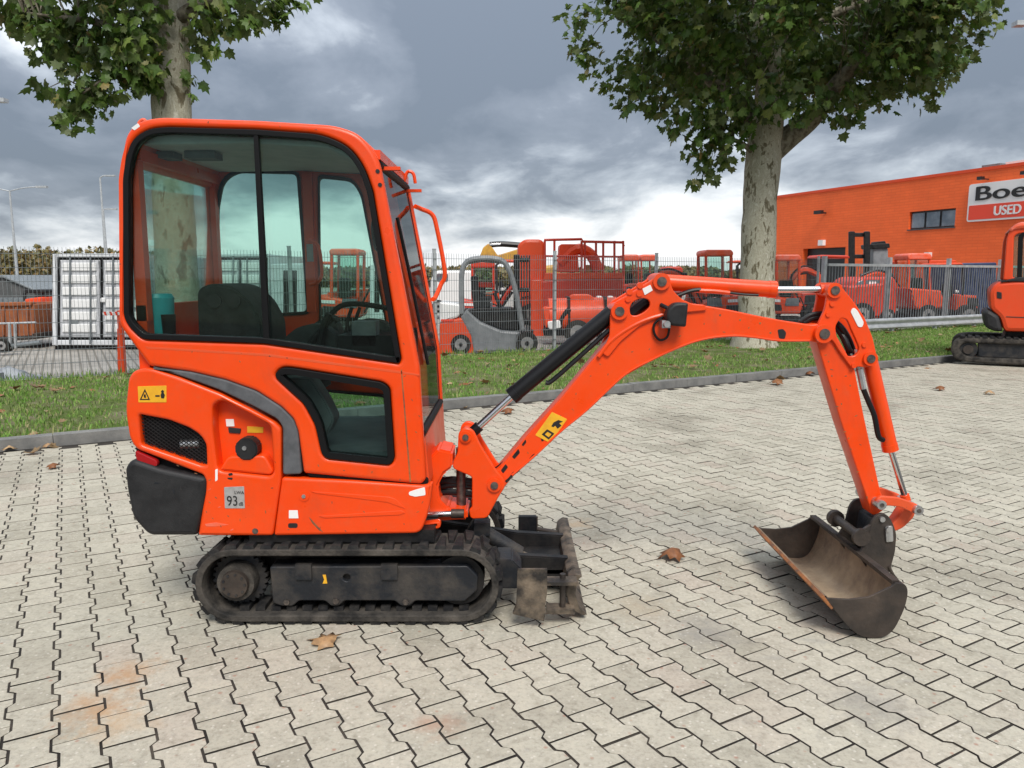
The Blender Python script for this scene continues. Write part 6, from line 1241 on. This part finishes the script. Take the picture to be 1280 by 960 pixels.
for k in range(26): x_ = 1200+k*8; YP('track_lug', [(x_,419.4),(x_+4.5,419.4),(x_+5,422),(x_-0.5,422)], Y2, 0.4, 'track_lug', e2, y0=Y2+0.002, bev=0.004, r=0.3)
YP('undercarriage', [(1250,412),(1400,412),(1400,440),(1240,440)], Y2, 0.9, 'dark_steel', e2, y0=Y2+0.4)
YP('body', [(1231,362,6),(1240,352,6),(1262,350),(1400,356),(1400,412),(1246,413),(1242,396),(1232,386)], Y2, 1.5, 'orange_far', e2, y0=Y2+0.06, bev=0.07, r=5)
YP('counterweight', [(1224,390,4),(1230,386,4),(1241,394,3),(1245,413,3),(1236,413,4),(1226,408,4)], Y2, 1.5, 'black_plastic', e2, y0=Y2+0.04, bev=0.06); YP('body_seam', [(1246,394),(1400,398),(1400,399),(1246,395)], Y2+0.052, 0.02, 'bucket_outer', e2, bev=0.002)
YP('vent', [(1237,364,1),(1242,365,1),(1242,373,1),(1237,372,1)], Y2+0.05, 0.02, 'ink', e2, bev=0.003); c_ = PW(1268, 375, Y2+0.05); B(e2.location).cyl((c_.x, Y2+0.045, c_.z), (c_.x, Y2+0.08, c_.z), 0.03, seg=12).done('lock', MAT['ink'], e2)
YP('hood_trim', [(1240,352,3),(1260,346,4),(1400,352),(1400,358),(1262,352)], Y2+0.05, 1.45, 'black_plastic', e2)
for yy in (Y2+0.1, Y2+1.35): YP('cab_side', [(1246,350),(1250,300,4),(1254,286,5),(1264,281,4),(1400,281,4),(1400,352)], Y2, 0.08, 'orange_far', e2, y0=yy, bev=0.02, holes=([(1256,347),(1258,297,3),(1262,293,3),(1390,293),(1390,347)],))
YP('cab_roof', [(1251,291,4),(1256,284,4),(1264,279,4),(1400,279),(1400,287),(1262,288)], Y2, 1.4, 'faded_sky_sheen', e2, y0=Y2+0.06, bev=0.05)
YP('window_pane', [(1256,347),(1258,297,3),(1262,293,3),(1390,293),(1390,347)], Y2, 0.01, 'glass', e2, y0=Y2+0.13, bev=0.002); YP('window_pane', [(1256,347),(1258,297,3),(1262,293,3),(1390,293),(1390,347)], Y2, 0.01, 'glass', e2, y0=Y2+1.38, bev=0.002)
YP('window_seal', [(1256,348),(1258,297,3),(1262,292,3),(1266,292),(1263,299,3),(1261,348)], Y2+0.095, 0.03, 'rubber_seal', e2, bev=0.004); YP('seat', [(1272,330,4),(1282,310,5),(1292,312,4),(1292,350),(1272,350)], Y2+0.5, 0.5, 'seat_cloth', e2, bev=0.05); YP('paper', [(1262,345,1),(1276,344,1),(1278,350,1),(1263,350,1)], Y2+0.3, 0.3, 'white_gloss', e2, bev=0.01)

e2.rotation_euler = (0, 0, R(-30))

# ============================================================ TREES
m = bpy.data.materials.new('plane_bark'); m.use_nodes = True; t = m.node_tree; b = t.nodes['Principled BSDF']; l = t.links.new
g = N(t, 'ShaderNodeNewGeometry').outputs['Position']; mp_ = N(t, 'ShaderNodeMapping'); l(g, mp_.inputs[0]); mp_.inputs['Scale'].default_value = (1, 1, 0.42)
c = ramp(t, noise_n(t, mp_.outputs[0], 7.5, 5, 0.62, 0.5), ((0.36, (0.13, 0.11, 0.07)), (0.42, (0.22, 0.20, 0.14)), (0.45, (0.45, 0.43, 0.34)), (0.58, (0.36, 0.34, 0.26)), (0.67, (0.54, 0.52, 0.43))))
vo = N(t, 'ShaderNodeTexVoronoi'); l(mp_.outputs[0], vo.inputs[0]); vo.inputs['Scale'].default_value = 12
c = mixc(t, ramp(t, vo.outputs['Distance'], ((0.12, (0.8, 0.8, 0.8)), (0.20, (0, 0, 0)))), c, (0.20, 0.17, 0.12))
c = mixc(t, 1.0, c, ramp(t, noise_n(t, g, 45, 5, 0.7), ((0.3, (0.75, 0.75, 0.75)), (0.6, (1.08, 1.08, 1.08)))), 'MULTIPLY')
l(c, b.inputs['Base Color']); b.inputs['Roughness'].default_value = 0.9; b.inputs['Specular IOR Level'].default_value = 0.15
bp = N(t, 'ShaderNodeBump'); bp.inputs['Strength'].default_value = 0.6; bp.inputs['Distance'].default_value = 0.02; l(noise_n(t, mp_.outputs[0], 14, 6), bp.inputs['Height']); l(bp.outputs[0], b.inputs['Normal']); MAT['bark'] = m
pm('bark_dark', (0.085, 0.07, 0.048), (0.24, 0.22, 0.165), 9, 0.9, bump=0.4, lo=0.38, hi=0.62)
def limb(bm_b, pts, radii, seg=14, wob=0.04):
    P = spline(pts, 5); n_ = len(P); rr = []
    for i in range(n_):
        u = i/(n_-1)*(len(radii)-1); k = min(int(u), len(radii)-2); rr.append(radii[k]+(radii[k+1]-radii[k])*(u-k))
    bm_b.tube(P, 0, seg=seg, rr=rr)
    return P
def wobble(o, a_, s_):
    for v_ in o.data.vertices:
        n_ = mnoise.noise(v_.co*s_); v_.co += Vector((v_.co.x, v_.co.y, 0)).normalized()*a_*n_ if v_.co.z < 4 else Vector((0, 0, 0))
def tree(name, base, label, trunk, limbs, clumps, nleaf, lsize, front, group='plane trees on the verge'):
    root = empty(name, base); tag(root, label, 'tree', group)
    tb_ = B(base); limb(tb_, trunk[0], trunk[1], 22); tr = tb_.done('trunk', MAT['bark'], root, 60); wobble(tr, 0.035, 2.2)
    dense = []
    for pts, rad in limbs:
        lb_ = B(base); dense += limb(lb_, pts, rad, 10); lb_.done('limb', MAT['bark_dark'], root, 60)
    C = np.array([c_[0] for c_ in clumps]); Rr = np.array([c_[1] for c_ in clumps]); Wt = Rr**2.0; Wt /= Wt.sum()
    idx = rng.choice(len(C), nleaf, p=Wt); d_ = rng.normal(size=(nleaf, 3)); d_ /= np.linalg.norm(d_, axis=1, keepdims=True)
    rad = Rr[idx]*(rng.random(nleaf)**0.45); P = C[idx]+d_*rad[:, None]*np.array([1.15, 1.15, 0.85])
    cen = np.average(C, axis=0, weights=Rr); outw = P-cen; outw /= np.linalg.norm(outw, axis=1, keepdims=True)
    D = 0.5*outw+rng.normal(0, 0.55, (nleaf, 3))+np.array([0, 0, -0.55]); Nn = rng.normal(0, 0.5, (nleaf, 3))+np.array([0, 0, 0.75])+0.45*outw
    S = lsize*(0.40+0.85*rng.random(nleaf))
    # the leaves nearest to the viewer are parts of their own, the rest is one mass
    view = (P-np.array([0, 0, CAM_H])); pyx = view[:, 1]*math.cos(PITCH)-view[:, 2]*math.sin(PITCH)
    py = 480-FPX*(view[:, 1]*math.sin(PITCH)+view[:, 2]*math.cos(PITCH))/pyx; px = 640+FPX*view[:, 0]/pyx
    seen = (py > 0) & (px > 0) & (px < 1280); score = np.where(seen, P[:, 1], 1e6); first = np.argsort(score)[:front]
    msk = np.ones(nleaf, bool); msk[first] = False; bs = np.array(base)
    me = leaves_mesh('crown', P[msk]-bs, D[msk], Nn[msk], S[msk], MAT['plane_leaf']); cr_ = link('crown', me, None, root); cr_['kind'] = 'stuff'
    lm = bpy.data.meshes.new('leaf'); lm.from_pydata(leafV.tolist(), [], leafF); lm.materials.append(MAT['plane_leaf'])
    for k in first:
        Dk = Vector(D[k]).normalized(); Nk = Vector(Nn[k]); X = Dk.cross(Nk).normalized(); Z = X.cross(Dk)
        o = bpy.data.objects.new('leaf', lm); COL.objects.link(o); o.parent = cr_
        o.matrix_local = Matrix.Translation(Vector(P[k]-bs)) @ Matrix((X, Dk, Z)).transposed().to_4x4() @ Matrix.Scale(S[k], 4)
    # fine twigs reaching into the clumps
    tw = B(base)
    for k in range(len(C)):
        if Rr[k] < 0.15: continue
        near_ = min(random.sample(dense, max(6, len(dense)//3)), key=lambda p: (Vector(p)-Vector(C[k])).length)
        tw.tube([Vector(near_), (Vector(near_)+Vector(C[k]))/2+Vector((0, 0, 0.12)), Vector(C[k])], 0.012, seg=4, rr=[0.013, 0.009, 0.004], cap=False)
    t_ = tw.done('twigs', MAT['bark_dark'], root, 60); t_['kind'] = 'stuff'
    return root
def superell(cx_, cy_, cz_, rx_, ry_, rz_, n_, rmin, rmax, p_=2.8, shell=0.45, ztop=None):
    o = []
    while len(o) < n_:
        u = rng.uniform(-1, 1, 3); q = (np.hypot(u[0], u[1])**p_+abs(u[2])**p_)
        if q > 1 or q < shell: continue
        z = cz_+u[2]*rz_
        if ztop and z > ztop: continue
        o.append(((cx_+u[0]*rx_, cy_+u[1]*ry_, z), rng.uniform(rmin, rmax)))
    return o
# right tree
Tb = GW(943, 434, 0.06); Yb = Tb.y
def tp(px, py, dY=0.0): return tuple(PW(px, py, Yb+dY))
trunk = ([tuple(Tb+Vector((0, 0, -0.1))), tp(943,420), tp(945,395), tp(947,330), tp(950,250), tp(955,190), tp(962,110), tp(955,20), tp(958,-90), tp(962,-200)], [0.58, 0.45, 0.39, 0.36, 0.35, 0.37, 0.29, 0.25, 0.18, 0.06])
limbs = [([tp(958,195), tp(985,172), tp(1016,146), tp(1050,100,-0.6), tp(1110,40,-1.2)], [0.27, 0.24, 0.21, 0.15, 0.05]), ([tp(953,170), tp(900,110,0.6), tp(840,60,0.8), tp(770,20,0.8)], [0.2, 0.15, 0.1, 0.04]),
         ([tp(958,120), tp(985,50,1.0), tp(1010,-20,1.8)], [0.16, 0.12, 0.04]), ([tp(956,100), tp(900,40,1.2), tp(860,-20,2.0)], [0.15, 0.11, 0.04]), ([tp(952,200), tp(925,178,-0.3), tp(895,170,-0.5)], [0.07, 0.05, 0.02]), ([tp(957,60), tp(1060,10,1.4), tp(1170,-10,1.8)], [0.14, 0.1, 0.03]), ([tp(957,40), tp(930,-40,2), tp(900,-90,3)], [0.14, 0.1, 0.03])]
cX = PW(975, 300, Yb).x; z_at = lambda py: PW(900, py, Yb).z
cl = superell(cX, Yb, z_at(118)+3.75, 4.05, 3.6, 3.75, 250, 0.40, 0.72, 3.2, 0.30, 10.2)
for px, py, dY, r_ in ((880,165,-0.4,0.55),(900,195,-0.4,0.45),(885,215,-0.3,0.34),(868,190,-0.3,0.3),(915,175,-0.7,0.45),(860,145,-0.4,0.6),(905,140,-0.6,0.7),(940,125,-1.0,0.7),(1060,150,-0.8,0.3),(1050,128,-0.9,0.5),(990,120,-1.5,0.6),(865,228,-0.3,0.14),(800,110,0,0.6),(760,90,0,0.5),(730,60,0,0.4),(1110,110,-0.4,0.6),(1165,95,0,0.5),(1200,70,0,0.4),(1225,40,0,0.4),(1232,10,0,0.35),(722,20,0,0.4),(1160,125,0,0.25),(780,130,0,0.3),(830,130,0,0.4),(1010,140,-0.9,0.35)): cl.append((tp(px, py, dY), r_))
tree('plane_tree', Tb, 'large plane tree with full crown behind the excavator boom', trunk, limbs, cl, 25000, 0.19, 300)
# left tree
Lb = Vector((PW(222, 400, 10.5).x, 10.5, 0.06)); Yb = 10.5
trunk = ([tuple(Lb+Vector((0, 0, -0.1))), tp(224,440), tp(223,400), tp(220,330), tp(217,240), tp(216,150), tp(213,60), tp(212,0), tp(212,-120), tp(214,-260)], [0.40, 0.34, 0.29, 0.27, 0.255, 0.245, 0.24, 0.22, 0.15, 0.05])
limbs = [([tp(214,120), tp(170,95,-0.3), tp(130,100,-0.5), tp(100,120,-0.5)], [0.06, 0.035, 0.018, 0.006]), ([tp(213,60), tp(130,30,-0.4), tp(60,20,-0.5), tp(30,15,-0.4)], [0.08, 0.045, 0.02, 0.008]), ([tp(213,30), tp(270,-5,-0.3), tp(330,-10,-0.4), tp(375,-20,-0.3)], [0.1, 0.07, 0.04, 0.015]), ([tp(213,0), tp(180,-60,-0.8), tp(150,-120,-1.5)], [0.12, 0.08, 0.03]), ([tp(212,-20), tp(250,-90,0.8), tp(290,-150,1.5)], [0.12, 0.08, 0.03])]
cX = PW(195, 300, Yb).x; cl = superell(cX, Yb, PW(195, -12, Yb).z+2.3, 2.1, 2.0, 2.3, 110, 0.26, 0.46, 3.0, 0.3, 8.8)
xt_ = PW(213, 60, Yb).x; cl = [c_ for c_ in cl if not (abs(c_[0][0]-xt_) < 0.55 and c_[0][1] < 10.6 and c_[0][2] < 6.0)]
for px, py, dY, r_ in ((110,60,-0.3,0.42),(150,50,-0.5,0.45),(75,60,-0.2,0.36),(60,25,-0.2,0.4),(30,20,0,0.3),(110,20,-0.3,0.5),(160,15,-0.5,0.5),(110,100,-0.4,0.34),(145,95,-0.5,0.34),(90,122,-0.4,0.24),(120,128,-0.4,0.22),(60,110,-0.3,0.2),(75,145,-0.5,0.12),(108,150,-0.5,0.1),(92,160,-0.5,0.08),(178,75,-0.6,0.30),(182,40,-0.4,0.2),(246,62,-0.2,0.18),(184,92,-0.5,0.2),(238,98,-0.2,0.12),(178,105,-0.4,0.2),(243,118,-0.3,0.05),(258,35,-0.2,0.24),(268,55,-0.3,0.14),(280,20,-0.3,0.3),(310,14,-0.3,0.25),(345,20,-0.3,0.16),(350,5,-0.3,0.24),(320,35,-0.3,0.08),(5,60,-0.2,0.07),(20,5,-0.1,0.3),(372,-5,-0.3,0.18),(252,15,-0.2,0.22)): cl.append((tp(px, py, dY), r_))
tree('plane_tree', Lb, 'plane tree with ragged low branches behind the excavator cab', trunk, limbs, cl, 11000, 0.152, 300)
# far autumn wood at the left horizon
leaf_mat('autumn_leaf', ((0.0, (0.12, 0.12, 0.05)), (0.35, (0.19, 0.16, 0.06)), (0.7, (0.26, 0.185, 0.07)), (1.0, (0.31, 0.18, 0.075))), 0.1)
P = []
for k in range(230):
    x = -135+k*0.84+random.uniform(-1, 1); y = 120+random.uniform(-8, 14); h = random.uniform(5.0, 5.8)
    if x > -55: h *= 0.52
    c_ = np.array([x, y, h*0.55]); n_ = 420; d_ = rng.normal(size=(n_, 3)); d_ /= np.linalg.norm(d_, axis=1, keepdims=True)
    P.append(c_+d_*(rng.random(n_)**0.4)[:, None]*np.array([2.0, 2.0, h*0.5]))
P = np.concatenate(P); n_ = len(P); me = leaves_mesh('far_wood', P, rng.normal(size=(n_, 3)), rng.normal(size=(n_, 3)), 0.32+0.38*rng.random(n_), MAT['autumn_leaf'])
tag(link('far_wood', me, None), 'autumn wood along the horizon at far left', 'wood', kind='stuff')
